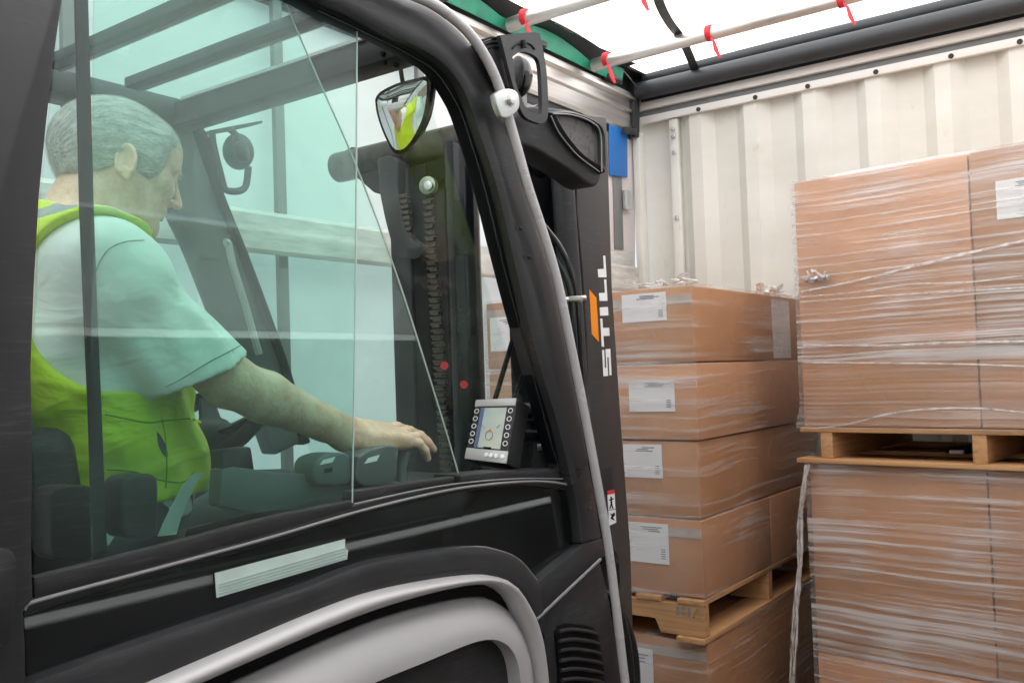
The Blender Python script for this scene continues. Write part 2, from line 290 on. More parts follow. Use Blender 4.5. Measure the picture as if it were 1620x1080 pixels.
# ------------------------------------------------------------------ mesh building
class MB:
    def __init__(s): s.v = []; s.f = []; s.m = []; s.mi = 0
    def add(s, vs, fs):
        o = len(s.v); s.v += [tuple(v) for v in vs]; s.f += [tuple(i+o for i in f) for f in fs]; s.m += [s.mi]*len(fs); return s
    def box(s, c, size, rot=None):
        h = Vector(size)/2; c = Vector(c); vs = []
        for x in (-1, 1):
            for y in (-1, 1):
                for z in (-1, 1):
                    p = Vector((x*h.x, y*h.y, z*h.z))
                    if rot: p = rot @ p
                    vs.append(c+p)
        return s.add(vs, [(0,1,3,2), (4,6,7,5), (0,4,5,1), (2,3,7,6), (0,2,6,4), (1,5,7,3)])
    def span(s, a, b):  # box from two corners
        a = Vector(a); b = Vector(b); return s.box((a+b)/2, [abs(x) for x in (b-a)])
    def tube(s, pts, r, n=12, cap=True, flat=None):
        pts = [Vector(p) for p in pts]; k = len(pts)
        rs = r if isinstance(r, (list, tuple)) else [r]*k
        up = None; rings = []
        for i, p in enumerate(pts):
            d = (pts[min(i+1, k-1)]-pts[max(i-1, 0)]).normalized()
            if up is None:
                up = Vector((0, 0, 1)) if abs(d.z) < .9 else Vector((1, 0, 0))
            a = d.cross(up).normalized(); up = a.cross(d).normalized()
            fa, fb = flat if flat else (1, 1)
            rings.append([p + a*math.cos(2*math.pi*j/n)*rs[i]*fa + up*math.sin(2*math.pi*j/n)*rs[i]*fb for j in range(n)])
        vs = [v for r_ in rings for v in r_]; fs = []
        for i in range(k-1):
            for j in range(n):
                fs.append((i*n+j, i*n+(j+1) % n, (i+1)*n+(j+1) % n, (i+1)*n+j))
        if cap: fs += [tuple(range(n-1, -1, -1)), tuple((k-1)*n+j for j in range(n))]
        return s.add(vs, fs)
    def prism(s, poly, off):    # poly: 3D points (planar), extruded by off
        off = Vector(off); n = len(poly); vs = [Vector(p) for p in poly]+[Vector(p)+off for p in poly]
        return s.add(vs, [tuple(range(n)), tuple(range(2*n-1, n-1, -1))]+[(i, i+n, (i+1) % n+n, (i+1) % n) for i in range(n)])
    def band(s, A, B, off):     # strip between two polylines, with thickness
        off = Vector(off); n = len(A)
        vs = [Vector(p) for p in A]+[Vector(p) for p in B]+[Vector(p)+off for p in A]+[Vector(p)+off for p in B]
        fs = []
        for i in range(n-1):
            fs += [(i, i+1, n+i+1, n+i), (2*n+i, 3*n+i, 3*n+i+1, 2*n+i+1), (i, 2*n+i, 2*n+i+1, i+1), (n+i, n+i+1, 3*n+i+1, 3*n+i)]
        fs += [(0, n, 3*n, 2*n), (n-1, 3*n-1, 4*n-1, 2*n-1)]
        return s.add(vs, fs)
    def loft(s, rows, closed=False, caps=False):
        n = len(rows[0]); vs = [p for r_ in rows for p in r_]; fs = []
        for i in range(len(rows)-1):
            for j in range(n if closed else n-1):
                fs.append((i*n+j, i*n+(j+1) % n, (i+1)*n+(j+1) % n, (i+1)*n+j))
        if caps: fs += [tuple(range(n)), tuple((len(rows)-1)*n+j for j in range(n-1, -1, -1))]
        return s.add(vs, fs)
    def disc(s, c, nrm, r, h, n=20, r2=None):
        nrm = Vector(nrm).normalized(); c = Vector(c)
        return s.tube([c-nrm*h/2, c+nrm*h/2], [r, r2 if r2 is not None else r], n)
    def sphere(s, c, r, nu=14, nv=9, rot=None):
        rr = Vector(r) if isinstance(r, (tuple, list, Vector)) else Vector((r, r, r)); vs = []
        for i in range(nv+1):
            th = math.pi*i/nv
            for j in range(nu):
                ph = 2*math.pi*j/nu
                p = Vector((rr.x*math.sin(th)*math.cos(ph), rr.y*math.sin(th)*math.sin(ph), rr.z*math.cos(th)))
                if rot: p = rot @ p
                vs.append(Vector(c)+p)
        fs = [(i*nu+j, (i+1)*nu+j, (i+1)*nu+(j+1) % nu, i*nu+(j+1) % nu) for i in range(nv) for j in range(nu)]
        return s.add(vs, fs)
    def build(s, name, material, parent=None, bevel=0, smooth=True, seg=2, label=None, ang=35):
        me = bpy.data.meshes.new(name)
        bm = bmesh.new()
        base = Vector((0, 0, 0)); pp = parent
        while pp is not None: base += Vector(pp.location); pp = pp.parent
        vv = [bm.verts.new(Vector(v)-base) for v in s.v]
        mats = material if isinstance(material, (list, tuple)) else [material]
        for f, mi in zip(s.f, s.m):
            try:
                fc = bm.faces.new([vv[i] for i in f]); fc.material_index = mi
            except ValueError: pass
        bmesh.ops.remove_doubles(bm, verts=bm.verts, dist=1e-6)
        bmesh.ops.recalc_face_normals(bm, faces=bm.faces)
        if bevel:
            ed = [e for e in bm.edges if len(e.link_faces) == 2 and e.calc_face_angle(0) > R(28)]
            bmesh.ops.bevel(bm, geom=ed, offset=bevel, segments=seg, profile=.5, affect='EDGES', clamp_overlap=True)
        bm.to_mesh(me); bm.free()
        for k in mats: me.materials.append(k)
        if smooth:
            me.polygons.foreach_set('use_smooth', [True]*len(me.polygons))
            me.set_sharp_from_angle(angle=R(ang))
        o = bpy.data.objects.new(name, me); COL.objects.link(o)
        if parent: o.parent = parent
        if label: o['label'] = label
        return o
def thing(name, label, cat, loc=(0, 0, 0), group=None, rz=0):
    o = bpy.data.objects.new(name, None); COL.objects.link(o); o.location = loc; o.rotation_euler = (0, 0, rz)
    o.empty_display_size = .1
    o['label'] = label; o['category'] = cat
    if group: o['group'] = group
    return o
def tag(o, label, cat, group=None):
    o['label'] = label; o['category'] = cat
    if group: o['group'] = group
    return o
def dup(root, label=None, loc=None, parent=None):
    c = root.copy(); COL.objects.link(c)
    if parent is not None: c.parent = parent
    if loc is not None: c.location = loc
    if label: c['label'] = label
    for ch in list(root.children):
        k = ch.copy(); COL.objects.link(k); k.parent = c
        for g in list(ch.children):
            q = g.copy(); COL.objects.link(q); q.parent = k
    return c
def smoothline(pts, n=40):
    """Catmull-Rom through pixel points, resampled to n by arc length"""
    P = [np.array(p, float) for p in pts]; P = [2*P[0]-P[1]]+P+[2*P[-1]-P[-2]]; out = []
    for i in range(1, len(P)-2):
        for t in np.linspace(0, 1, 16, endpoint=False):
            a, b, c, d = P[i-1:i+3]
            out.append(.5*((2*b)+(-a+c)*t+(2*a-5*b+4*c-d)*t*t+(-a+3*b-3*c+d)*t**3))
    out.append(P[-2]); out = np.array(out)
    L = np.r_[0, np.cumsum(np.linalg.norm(np.diff(out, axis=0), axis=1))]; s = np.linspace(0, L[-1], n)
    return list(zip(*[np.interp(s, L, out[:, k]) for k in range(out.shape[1])]))
# ================================================================== SETTING
YW, XL, XR, YB = 4.16, -2.2, .42, -7.5
def structure(mb, name, m, **k):
    o = mb.build(name, m, **k); o['kind'] = 'structure'; return o
structure(MB().add([(-300, -300, -1.25), (300, -300, -1.25), (300, 300, -1.25), (-300, 300, -1.25)], [(0, 1, 2, 3)]), 'ground', M['yard'])

# ------------------------------------------------------------------ the trailer
TR = thing('cargo_trailer', 'inside of a white curtain sided trailer with corrugated front wall and bright translucent roof', 'trailer', ((XL+XR)/2, (YW+YB)/2, 0))
MB().span((XL-.05, YB, -.12), (XR+.05, YW+.06, 0)).build('cargo_floor', M['floor'], TR)
g = MB()
for y in np.linspace(YB+.6, YW-.5, 6): MB().box(((XL+XR)/2, y, -.25), (2.3, .1, .25)).build('chassis_beam', M['frame2'], TR)
# front wall: corrugated steel, smooth corner strip at its left
g = MB()
xs = -1.93; prof = [(XL-.02, 0), (xs, 0)]
while xs < XR:
    for dx, d in ((.05, -.0), (.052, .036), (.062, .036), (.052, 0), (.110, 0)):
        xs += dx if d != -.0 or dx != .05 else 0
        prof.append((xs, d))
prof2 = [(XL-.02, 0), (-1.93, 0)]; x = -1.93
while x < XR+.1:
    prof2 += [(x+.05, .044), (x+.11, .044), (x+.165, 0), (x+.275, 0)]; x += .275
rows = []
for z in (0, .5, 1, 1.5, 2, 2.5, 2.72, 2.80):
    k = 1 if z < 2.7 else (.92 if z < 2.75 else .55)
    rows.append([Vector((a, YW-.030+ (.034-d)*1.0*k + (0 if k == 1 else 0), z)) for a, d in prof2])
g.loft(rows)
back = MB(); 
fw = g.build('front_wall', M['wallp'], TR, smooth=True, ang=20)
MB().span((XL, YW+.02, 0), (XR, YW+.05, 2.92)).build('wall_backing', M['white'], TR)
g = MB().span((-1.985, YW-.045, 0), (-1.94, YW-.02, 2.76)); g.build('rivet_strip', M['wallp'], TR, bevel=.002)
for py in (200, 212, 237, 342, 445, 560, 700):
    c = oY(1084+(py-190)*.045, py, YW-.048); g = MB().disc((-1.962, YW-.048, c.z), (0, 1, 0), .011, .012, 12); g.build('rivet', M['steel'], TR, bevel=.003)
g = MB().span((XL, YW-.055, 2.765), (XR, YW-.03, 2.80)); g.build('wall_top_rail', M['white'], TR, bevel=.003)
MB().span((XL, YW-.032, 2.80), (XR, YW-.01, 2.832)).build('rail_slot', M['grey'], TR)
MB().span((XL+.05, YW-.055, 2.832), (XR, YW-.03, 2.872)).build('rail_lip', M['white'], TR, bevel=.003)
for px in (1105, 1195, 1278, 1386, 1505, 1614):
    c = oY(px, 571-(px-1150)*.2-400, YW-.057); MB().disc((c.x, YW-.056, 2.778), (0, 1, 0), .011, .006, 10).build('slot_hole', M['wallhole'], TR)
MB().tube([(XL+.08, YW-.10, 2.915), (XR, YW-.10, 2.915)], .042, 16).build('roof_seal', M['dkstrip'], TR)
MB().tube([(XL+.1, YW-.06, 2.985), (XR, YW-.06, 2.985)], .03, 12).build('roof_seal', M['dkstrip'], TR)
# left side: curtain, aluminium cant rail, posts, slats
ys = np.linspace(YB, YW-.1, 90); rows = []
for z in np.linspace(.02, 2.75, 14):
    rows.append([Vector((XL-.01+.008*math.sin(y*9+z)+.010*mnoise.noise(Vector((y*1.5, z, 0))), y, z)) for y in ys])
MB().loft(rows).build('side_curtain', M['curtain'], TR)
g = MB(); cp = [(-.0, 2.715), (.035, 2.715), (.04, 2.73), (.04, 2.80), (.05, 2.81), (.05, 2.825), (.04, 2.83), (.04, 2.865), (.062, 2.872), (.062, 2.885), (.045, 2.89), (.045, 2.91), (0, 2.91)]
g.prism([Vector((XL+.01+a, YB, z)) for a, z in cp], (0, YW-YB-.05, 0)); g.build('cant_rail', M['alu'], TR, smooth=False)
g = MB().span((XL+.01, YB, 2.685), (XL+.035, YW-.1, 2.714)); g.build('curtain_track', M['dkstrip'], TR)
# green mesh edging and dark roof margin above the rail
A = []; B = []; D = []; E = []
for y in np.linspace(YB, YW-.25, 150):
    s = abs(math.sin((y-3.6)*math.pi/.645)); A.append(Vector((XL+.075, y, 2.915+.003*s))); B.append(Vector((XL+.09, y, 2.945+.045*s)))
    D.append(Vector((XL+.085, y, 2.95+.043*s))); E.append(Vector((XL+.14+.02*s, y, 3.0)))
MB().band(A, B, (-.004, 0, 0)).build('green_edging', M['green'], TR)
MB().band(D, E, (-.004, 0, 0)).build('roof_margin', M['dkstrip'], TR)
g = MB()
for k in range(-4, 2): MB().box((XL+.07, 3.6-.32+.645*k-.1, 2.925), (.05, .12, .022)).build('edging_buckle', M['dkstrip'], TR, bevel=.004)
for k in range(-10, 4):
    y = 1.83+.645*k
    if y > 3.3: continue
    MB().span((XL+.03, y-.018, 0), (XL+.05, y+.018, 2.714)).build('side_post', M['grey'], TR, bevel=.004)
for z0, z1 in ((1.915, 2.035), (1.13, 1.25), (.45, .57)):
    g = MB().prism([Vector((XL+.08+a, YB, z)) for a, z in ((0, z0), (.02, z0), (.024, z0+.01), (.024, z1-.012), (.02, z1), (0, z1))], (0, 3.95-YB, 0))
    g.build('side_slat', M['aluw'], TR, smooth=False)
# corner details
def quadX(pts, X, th, name, m, par, bev=.002): return MB().prism(LX(pts, X), (-th, 0, 0)).build(name, m, par, bevel=bev)
quadX([(955, 190), (1003, 202), (1006, 445), (958, 445)], XL+.03, .02, 'corner_panel', M['pink'], TR)
quadX([(964, 193), (993, 200), (993, 281), (965, 277)], XL+.045, .006, 'blue_tarp_piece', M['blue'], TR)
quadX([(970, 278), (984, 280), (987, 395), (973, 394)], XL+.036, .004, 'dark_strip', M['grey'], TR)
quadX([(962, 397), (1002, 399), (1004, 429), (963, 428)], XL+.06, .02, 'short_slat', M['aluw'], TR)
quadX([(962, 430), (1005, 431), (1005, 436), (962, 435)], XL+.06, .02, 'slat_shadow_strip', M['dkstrip'], TR)  # dark strip modelled for the shade under the short slat
quadX([(990, 300), (1000, 302), (1001, 332), (991, 331)], XL+.06, .02, 'hinge', M['zinc'], TR)
quadX([(1003, 160), (1012, 158), (1012, 218), (1005, 216)], XL+.075, .02, 'corner_bracket', M['dkstrip'], TR)
quadX([(990, 200), (1008, 203), (1008, 213), (990, 210)], XL+.078, .02, 'corner_bracket', M['dkstrip'], TR)
g = MB().span((XL+.04, YW-.10, 0), (XL+.075, YW-.04, 2.72)); g.build('corner_post', M['wallp'], TR, bevel=.004)
# roof: translucent tarp, bows with red straps, long webbing
rows = []
for xx in np.linspace(XL+.10, XR, 30):
    rows.append([Vector((xx, y, 2.995+.02*math.sin((xx-XL)/(XR-XL)*math.pi)+.004*mnoise.noise(Vector((xx*2, y*2, 1))))) for y in np.linspace(YB, YW-.05, 80)])
MB().loft(rows).build('roof_tarp', M['tarp'], TR)
MB().span((XL-.03, YW-.04, 2.87), (XR, YW-.03, 3.03)).build('roof_flap', M['dkstrip'], TR)
MB().span((XL-.03, YB, 2.90), (XL+.0, YW, 3.01)).build('roof_edge', M['dkstrip'], TR)
MB().span((XL-.03, YB, 3.0), (XL+.12, YW, 3.006)).build('roof_edge', M['dkstrip'], TR)
strapx = {3.6: (-2.04, -1.53, -.99, -.45), 2.955: (-2.04, -1.5, -.95)}
for k in range(0, 15):
    y = 3.6-.645*k
    g = MB().tube([(XL+.1, y, 2.925), (XL+.22, y, 2.93), (XR, y, 2.945)], .030, 14, flat=(.8, 1))
    bow = g.build('roof_bow', M['alu'], TR)
    if k > 3: continue
    for xx in (-2.02, -1.52, -1.0, -.5):
        c = Vector((xx+random.uniform(-.02, .02), y, 2.935))
        q = MB().tube([c-Vector((.011, 0, 0)), c+Vector((.011, 0, 0))], .0345, 12)
        q.tube([c+Vector((.015, -.02, -.03)), c+Vector((.03, -.035, -.05)), c+Vector((.04, -.035, -.09)), c+Vector((.055, -.035, -.125))], [.006, .007, .011, .006], 8, flat=(1, .5))
        q.build('red_strap', M['red'], bow)
        # parent is the bow, a sub-part of the trailer
pts = [oZ(1035, -40, 2.96), oZ(1042, 2, 2.965), oZ(1058, 35, 2.965), oZ(1078, 62, 2.965), oZ(1092, 92, 2.965), oZ(1107, 130, 2.93)]
g = MB(); pts2 = smoothline([tuple(p) for p in pts], 24)
g.band([Vector(p)+Vector((-.02, 0, 0)) for p in pts2], [Vector(p)+Vector((.02, 0, 0)) for p in pts2], (0, 0, .004)); g.build('roof_webbing', M['frame'], TR)
a = oZ(1082, 117, 2.955); b = oZ(1120, 111, 2.955); MB().tube([a, b], .008, 8).build('webbing_bar', M['frame2'], TR)
a = oX(985, 110, XL+.12); b = oX(1010, 140, XL+.1); MB().tube([a, b], .003, 6).build('roof_wire', M['steel'], TR)
# right side: curtain with slats and posts (behind the photographer, seen mirrored in the glass)
rows = []
for z in np.linspace(.02, 2.9, 12):
    rows.append([Vector((XR+.03+.008*math.sin(y*7+z), y, z)) for y in np.linspace(YB, YW, 60)])
for r0, r1 in ((.02, .95), (.99, 1.685), (1.72, 2.034), (2.062, 2.9)):
    MB().loft([[Vector((XR+.024, y, z)) for y in (YB, YW)] for z in (r0, r1)]).build('side_curtain', M['curtr'], TR)
for z0, z1 in ((2.035, 2.06), (1.69, 1.715), (.955, .985)):
    MB().loft([[Vector((XR+.022, y, z)) for y in (YB, YW)] for z in (z0, z1)]).build('curtain_streak_strip', M['gap'], TR)  # unseen strips added so the cab panes mirror bright streaks
MB().span((XR-.03, YB, 1.925), (XR-.005, YW-.1, 2.034)).build('side_slat', M['rslat'], TR)
for z0, z1 in ((.02, .954), (.986, 1.689)):
    MB().span((XR-.02, YB, z0), (XR-.0, YW-.1, z1)).build('drop_board', M['board'], TR)
for y in (-4.5, -2.2): MB().span((XR-.0, y-.04, 0), (XR+.02, y+.04, 2.9)).build('side_post', M['grey'], TR)
MB().span((XR-.02, YB, 2.87), (XR+.03, YW, 2.98)).build('cant_rail', M['alu'], TR)

# ================================================================== LOADS
def pallet(L, W, H, name, label, loc, rz, along, brd=.018):
    """stringers run along local x if along=='x' (notched), else along local y. top deck boards cross them."""
    t = thing(name, label, 'pallet', loc, 'wooden pallets under the cartons', rz)
    T = t.location.copy(); t.location = (0, 0, 0)
    mt, mc = (M['woody'], M['wood']) if along == 'x' else (M['wood'], M['woody'])
    sh = H-2*brd
    if along == 'x':
        for y in (.0, W/2-.02, W-.04):
            poly = [(0, brd), (.16, brd), (.18, brd+.045), (.36, brd+.045), (.38, brd), (L-.38, brd), (L-.36, brd+.045), (L-.18, brd+.045), (L-.16, brd), (L, brd), (L, brd+sh), (0, brd+sh)]
            MB().prism([Vector((a, y, b)) for a, b in poly], (0, .04, 0)).build('stringer', mc, t, bevel=.002, smooth=False)
        n = 6; bw = .095
        for i in range(n):
            x = i*(L-bw)/(n-1); MB().box((x+bw/2, W/2-.001, H-brd/2), (bw, W+.004, brd)).build('deck_board', mt, t, bevel=.002)
        for x in (-.004, L/2-.05, L-.096):
            MB().box((x+.05, W/2-.006, brd/2-.0005), (.10, W+.02, brd)).build('bottom_board', mt, t, bevel=.002)
    else:
        for x in (.075, L/2-.02, L-.115):
            MB().box((x+.02, W/2, brd+sh/2), (.042, W-.006, sh)).build('stringer', mt if 0 else M['woody'], t, bevel=.002)
        n = 7; bw = .09
        for i in range(n):
            y = i*(W-bw)/(n-1); MB().box((L/2+random.uniform(-.004, .004), y+bw/2, H-brd/2), (L, bw, brd)).build('deck_board', M['wood'], t, bevel=.002)
        for y in (-.012, W/2-.05, W-.1):
            MB().box((L/2, y+.05, brd/2-.0005), (L+.02, .10, brd)).build('bottom_board', M['wood'], t, bevel=.002)
    t.location = T
    return t
_protos = {}
def carton(w, d, h, mk, lab, tape=True):
    """local: x 0..w, front at y=0 .. d, z 0..h. lab = (x0,x1,z0,z1) of a label on the front or ('side', y0,y1,z0,z1)"""
    t = thing('carton', 'brown carton', 'carton', (0, 0, 0), 'brown cartons wrapped on the pallets')
    e = .0015; g = MB()
    n = 6; rows = []
    g.box((w/2, d/2, h/2), (w-2*e, d-2*e, h-.004))
    g.build('carton_body', M[mk], t, bevel=.004)
    g = MB(); g.box((w/2, d/2, h-.0015), (.05, d-.02, .0015)); g.box((w-.028, .0022, h-.035), (.001, .001, .001)); g.build('tape', M['tape'], t)
    if tape: MB().box((w/2, e-.0012, h-.045), (w-.006, .0016, .030)).build('tape', M['tape'], t)
    if lab:
        if lab[0] == 'side':
            _, y0, y1, z0, z1 = lab
            MB().box((w+.0005, (y0+y1)/2, (z0+z1)/2), (.001, y1-y0, z1-z0)).build('shipping_label', M['paper'], t)
        else:
            x0, x1, z0, z1 = lab
            q = MB().box(((x0+x1)/2, e-.0032, (z0+z1)/2), (x1-x0, .001, z1-z0)).build('shipping_label', M['paper'], t)
            g = MB(); hh = z1-z0; ww = x1-x0
            for i in range(3): g.box((x0+ww*.55+random.uniform(-.01, .02), e-.004, z1-hh*(.10+.05*i)), (ww*random.uniform(.25, .5), .0006, .0035))
            for i in range(5): g.box((x1-ww*.13, e-.004, z0+hh*(.14+.055*i)), (ww*.10, .0006, .0028))
            g.build('label_print', M['print'], q)
    return t
# ---- left stack: front plane Y=2.84, right face X=-1.31
YF, XF = 2.84, -1.31
LZ, LH = .785, .26
ordinal = ('lowest layer', 'second layer from the bottom', 'third layer from the bottom', 'top layer')
def loc_label(p4, Y, x0, z0, loc):  # label rectangle from photo pixels on plane Y, in carton coordinates
    a = oY(p4[0], p4[3], Y); b = oY(p4[2], p4[1], Y); return (a.x-loc[0], b.x-loc[0], a.z-loc[2], b.z-loc[2])
labs = [(993, 829, 1057, 886), (987, 703, 1046, 754), (997, 600, 1067, 651), (985, 461, 1053, 511)]
W2, D2 = .43, 1.20
jit = [(.0, .0), (-.006, .004), (.004, -.002), (-.002, .002)]
for i in range(4):
    jx, jy = jit[i]
    L0 = (XF-W2+jx, YF+jy, LZ+i*LH)
    if i == 0:
        c3 = carton(W2, .58, LH-.002, 'carton', None, False); c3.location = (L0[0], L0[1]+.622, L0[2]); c3['label'] = 'unlabelled carton behind the lowest labelled one of the left stack'
    c = carton(W2, D2 if i else .62, LH-.002, 'carton' if i % 2 else 'carton2', loc_label(labs[i], YF, 0, 0, L0), i in (0, 3))
    if i == 3:
        MB().box((W2+.0005, .83, .125), (.001, .20, .235)).build('shipping_label', M['paper'], c)
    c.location = L0; c['label'] = 'brown carton with white label at near corner of left stack, '+ordinal[i]
    # left neighbour, seen through the cab glass
    c2 = carton(W2, D2, LH-.002, 'carton2' if i % 2 else 'carton', (.02, .15, .07, .20) if i in (1, 3) else None, i in (0, 3))
    c2.location = (XF-2*W2-.008+jx, YF+jy+.003, LZ+i*LH); c2['label'] = 'brown carton seen through the cab past the mast, '+ordinal[i]
pallet(.87, 1.2, .14, 'wooden_pallet', 'pale wooden pallet with notched stringer between upper and lower cartons of the left stack', (XF-.87, YF-.012, .643), 0, 'x')
pst = bpy.data.objects['wooden_pallet']; yp = YF-.0135
for P in ([(1070, 958), (1074, 958), (1074, 972), (1070, 972)], [(1078, 959), (1084, 960), (1084, 963), (1078, 962)], [(1078, 967), (1084, 968), (1084, 973), (1078, 972)], [(1088, 961), (1092, 961), (1092, 975), (1088, 974)]):
    MB().prism([oY(a, b, yp) for a, b in P], (0, .001, 0)).build('burnt_stamp', M['print'], pst)
MB().tube([oY(a, b, yp) for a, b in ((1103, 963), (1096, 976), (1109, 978), (1103, 963))], .0012, 5).build('burnt_stamp', M['print'], pst)
for z_ in (1070, 1085, 1058):
    MB().disc(oY(z_, 940, yp+.001), (0, 1, 0), .003, .003, 8).build('nail_head', M['steel'], pst)
c = carton(W2, D2, .496, 'carton', (.14, .23, .22, .45)); c.location = (XF-W2, YF, .145)
c['label'] = 'tall brown carton with crooked white label beneath the left pallet'
c = carton(W2, D2, .496, 'carton', None); c.location = (XF-2*W2-.004, YF, .145); c['label'] = 'tall brown carton beneath the left pallet, hidden behind the forklift mast'
pallet(.87, 1.2, .14, 'wooden_pallet', 'wooden pallet on the trailer floor under the left stack', (XF-.87, YF-.012, .002), 0, 'x')

# ---- right stack: rotated a little, front left corner at (XQ, YQ)
XQ, YQ, RQ = -1.095, 3.25, R(-6)
cq, sq = math.cos(RQ), math.sin(RQ)
def RQp(x, y, z): return (XQ+cq*x-sq*y, YQ+sq*x+cq*y, z)
CW, CD = .578, .38
def oQ(px, py):   # pixel -> stack-local (x, z) on the front face
    d = ray(px, py); # solve |(P-Q)·n|=0 with n=(-sq... )
    nn = Vector((-sq, cq, 0)); Q = Vector((XQ, YQ, 0)); t = (Q-Vector((CAMP.x, CAMP.y, 0))).dot(nn)/d.dot(nn); P = CAMP+d*t
    return (P.x-XQ)*cq+(P.y-YQ)*sq, P.z
zt = 2.19; zb = 1.325
tiers = ((zb, .238, 'low bottom'), (zb+.240, .625, 'tall top'))
for i, (z0, hh, nm) in enumerate(tiers):
    for k in range(2):
        lab = None
        if i == 1 and k == 1:
            a = oQ(1578, 348); b = oQ(1622, 280); lab = (a[0]-CW-.0015, a[0]-CW+.12, a[1]-z0, b[1]-z0)
        c = carton(CW, CD*2, hh, 'carton2' if (i+k) % 2 else 'carton', lab, False)
        c.location = RQp(k*(CW+.0015), 0, z0); c.rotation_euler = (0, 0, RQ)
        c['label'] = '%s carton, %s column of the upper right load%s' % (nm, 'left' if k == 0 else 'right', ', with white sheet' if lab else '')
pallet(1.17, .80, .122, 'wooden_pallet', 'pale wooden pallet under the tall wrapped cartons at the right', RQp(-.012, -.012, zb-.123), RQ, 'y', .016)
zl = zb-.123
for i, (z0, hh, nm) in enumerate(((zl-.66, .658, 'tall carton under the pallet'), (.145, zl-.66-.147, 'bottom carton near the floor'))):
    for k in range(2):
        c = carton(CW, CD*2, hh, 'carton2' if (i+k) % 2 else 'carton', None, False)
        c.location = RQp(k*(CW+.0015)+.006, .01, z0); c.rotation_euler = (0, 0, RQ)
        c['label'] = '%s in the %s column of the lower right load' % (nm, 'left' if k == 0 else 'right')
pallet(1.17, .80, .13, 'wooden_pallet', 'wooden pallet on the trailer floor under the right stack', RQp(0, -.0, .01), RQ, 'y', .016)

# ---- stretch film round each load
def wrap(w, d, z0, z1, m, label, loc, rz, off=.008, flare=None, top=.07, amp=.004, seed=0, sides='frl'):
    nz = int((z1-z0)/.02)+2; rows = []
    def ring(o, z, inset=0):
        out = []
        cor = [(-o+inset, -o+inset), (w+o-inset, -o+inset), (w+o-inset, d+o-inset), (-o+inset, d+o-inset)]
        for i in range(4):
            a, b = cor[i], cor[(i+1) % 4]; n = 34 if i % 2 == 0 else 26
            for k in range(n):
                t = k/n; x = a[0]+(b[0]-a[0])*t; y = a[1]+(b[1]-a[1])*t
                e = min(t, 1-t)*2; q = amp*min(1, e*4)*(mnoise.noise(Vector((x*4+seed, y*4, z*22)))+.6)
                nx, ny = ((0, -1), (1, 0), (0, 1), (-1, 0))[i]
                out.append(Vector((x+nx*q, y+ny*q, z+.003*mnoise.noise(Vector((x*9+seed, y*9, z*3))))))
        return out
    for j in range(nz):
        z = z0+(z1-z0)*j/(nz-1); o = off
        if flare: o += flare(z)
        rows.append(ring(o, z))
    rows.append(ring(0, z1+.004)); rows.append(ring(0, z1+.005, top))
    g = MB().loft(rows, closed=True)
    o = g.build('stretch_wrap', m, None, ang=60); o.location = loc; o.rotation_euler = (0, 0, rz)
    tag(o, label, 'stretch wrap', 'stretch wrap around the loads')
    # keep geometry local to the load
    return o
M['filmA'] = film('stretch_film_left', .51, .74, .50, .03, (1.0, 1.0, 44), (.07, .12, 0), 3.1, (.80, .76, .75))
M['filmB'] = film('stretch_film_right', .45, .64, .62, .08, (.5, .5, 80), (.0, .07, 0), 9.4, (.86, .82, .81), (1.53, 1.56))
M['filmC'] = film('stretch_film_lower_right', .46, .64, .58, .07, (.6, .6, 52), (.0, -.06, 0), 17.7, (.86, .82, .81))
wrap(.862, 1.204, LZ-.005, LZ+4*LH+.002, M['filmA'], 'clear stretch wrap around the four layers of labelled cartons on the left pallet', (XF-.862, YF, 0), 0)
wrap(.862, 1.204, .15, .643, M['filmA'], 'clear stretch wrap around the low load beneath the left pallet', (XF-.862, YF, 0), 0, seed=4)
wB = wrap(1.16, .766, zb-.006, zt+.002, M['filmB'], 'creased stretch wrap around the tall upper load at the right', (XQ, YQ, 0), RQ, amp=.004, seed=2, flare=lambda z: .012*math.exp(-((z-zb)/.05)**2))
wrap(1.16, .766, .16, zl-.002, M['filmC'], 'streaky stretch wrap around the lower right load under the pallet', (XQ+.006, YQ+.006, 0), RQ, amp=.004, seed=8)
M['filmT'] = film('bunched_clear_film', .35, .65, .75, .25, (30, 30, 30), (0, 0, 0), 2.2, (.85, .83, .82))
def crease(P, r, par, name='film_crease', off=-.016):
    pts = []
    for a, b in smoothline(P, 60):
        x, z = oQ(a, b); pts.append(Vector((x, off, z)))
    g = MB().tube(pts, [r*(.6+.8*abs(mnoise.noise(Vector((p.x*30, 0, p.z*9))))) for p in pts], 6, flat=(.5, 1.6) )
    o = g.build(name, M['filmT'], None); o.parent = par; return o
def crumple(name, label, c, size, n, r=.004, seed=1):
    rnd = random.Random(seed); g = MB()
    for i in range(n):
        p = Vector((rnd.uniform(-1, 1)*size[0], rnd.uniform(-1, 1)*size[1], rnd.uniform(0, .5)*size[2])); pts = [p]
        for k in range(5): p = p+Vector((rnd.uniform(-1, 1)*size[0]*.35, rnd.uniform(-1, 1)*size[1]*.3, rnd.uniform(-.3, .45)*size[2])); p.z = max(.002, p.z); pts.append(p)
        g.tube([Vector(c)+q for q in smoothline([tuple(q) for q in pts], 14) and [Vector(c)*0+Vector(q) for q in smoothline([tuple(q) for q in pts], 14)]], r*rnd.uniform(.5, 1.1), 5, flat=(2.2, .4))
    o = g.build(name, M['filmT']); tag(o, label, 'film scrap', 'loose ends of stretch film'); return o
crumple('film_scrap', 'crumpled end of clear film on top of the left load beside the right stack', (XF-.08, YF+1.0, LZ+4*LH+.008), (.06, .16, .035), 16, .006, 3)
crumple('film_scrap', 'bunched film on the top front edge of the left load', (XF-.13, YF+.04, LZ+4*LH+.006), (.12, .03, .018), 9, .006, 5)
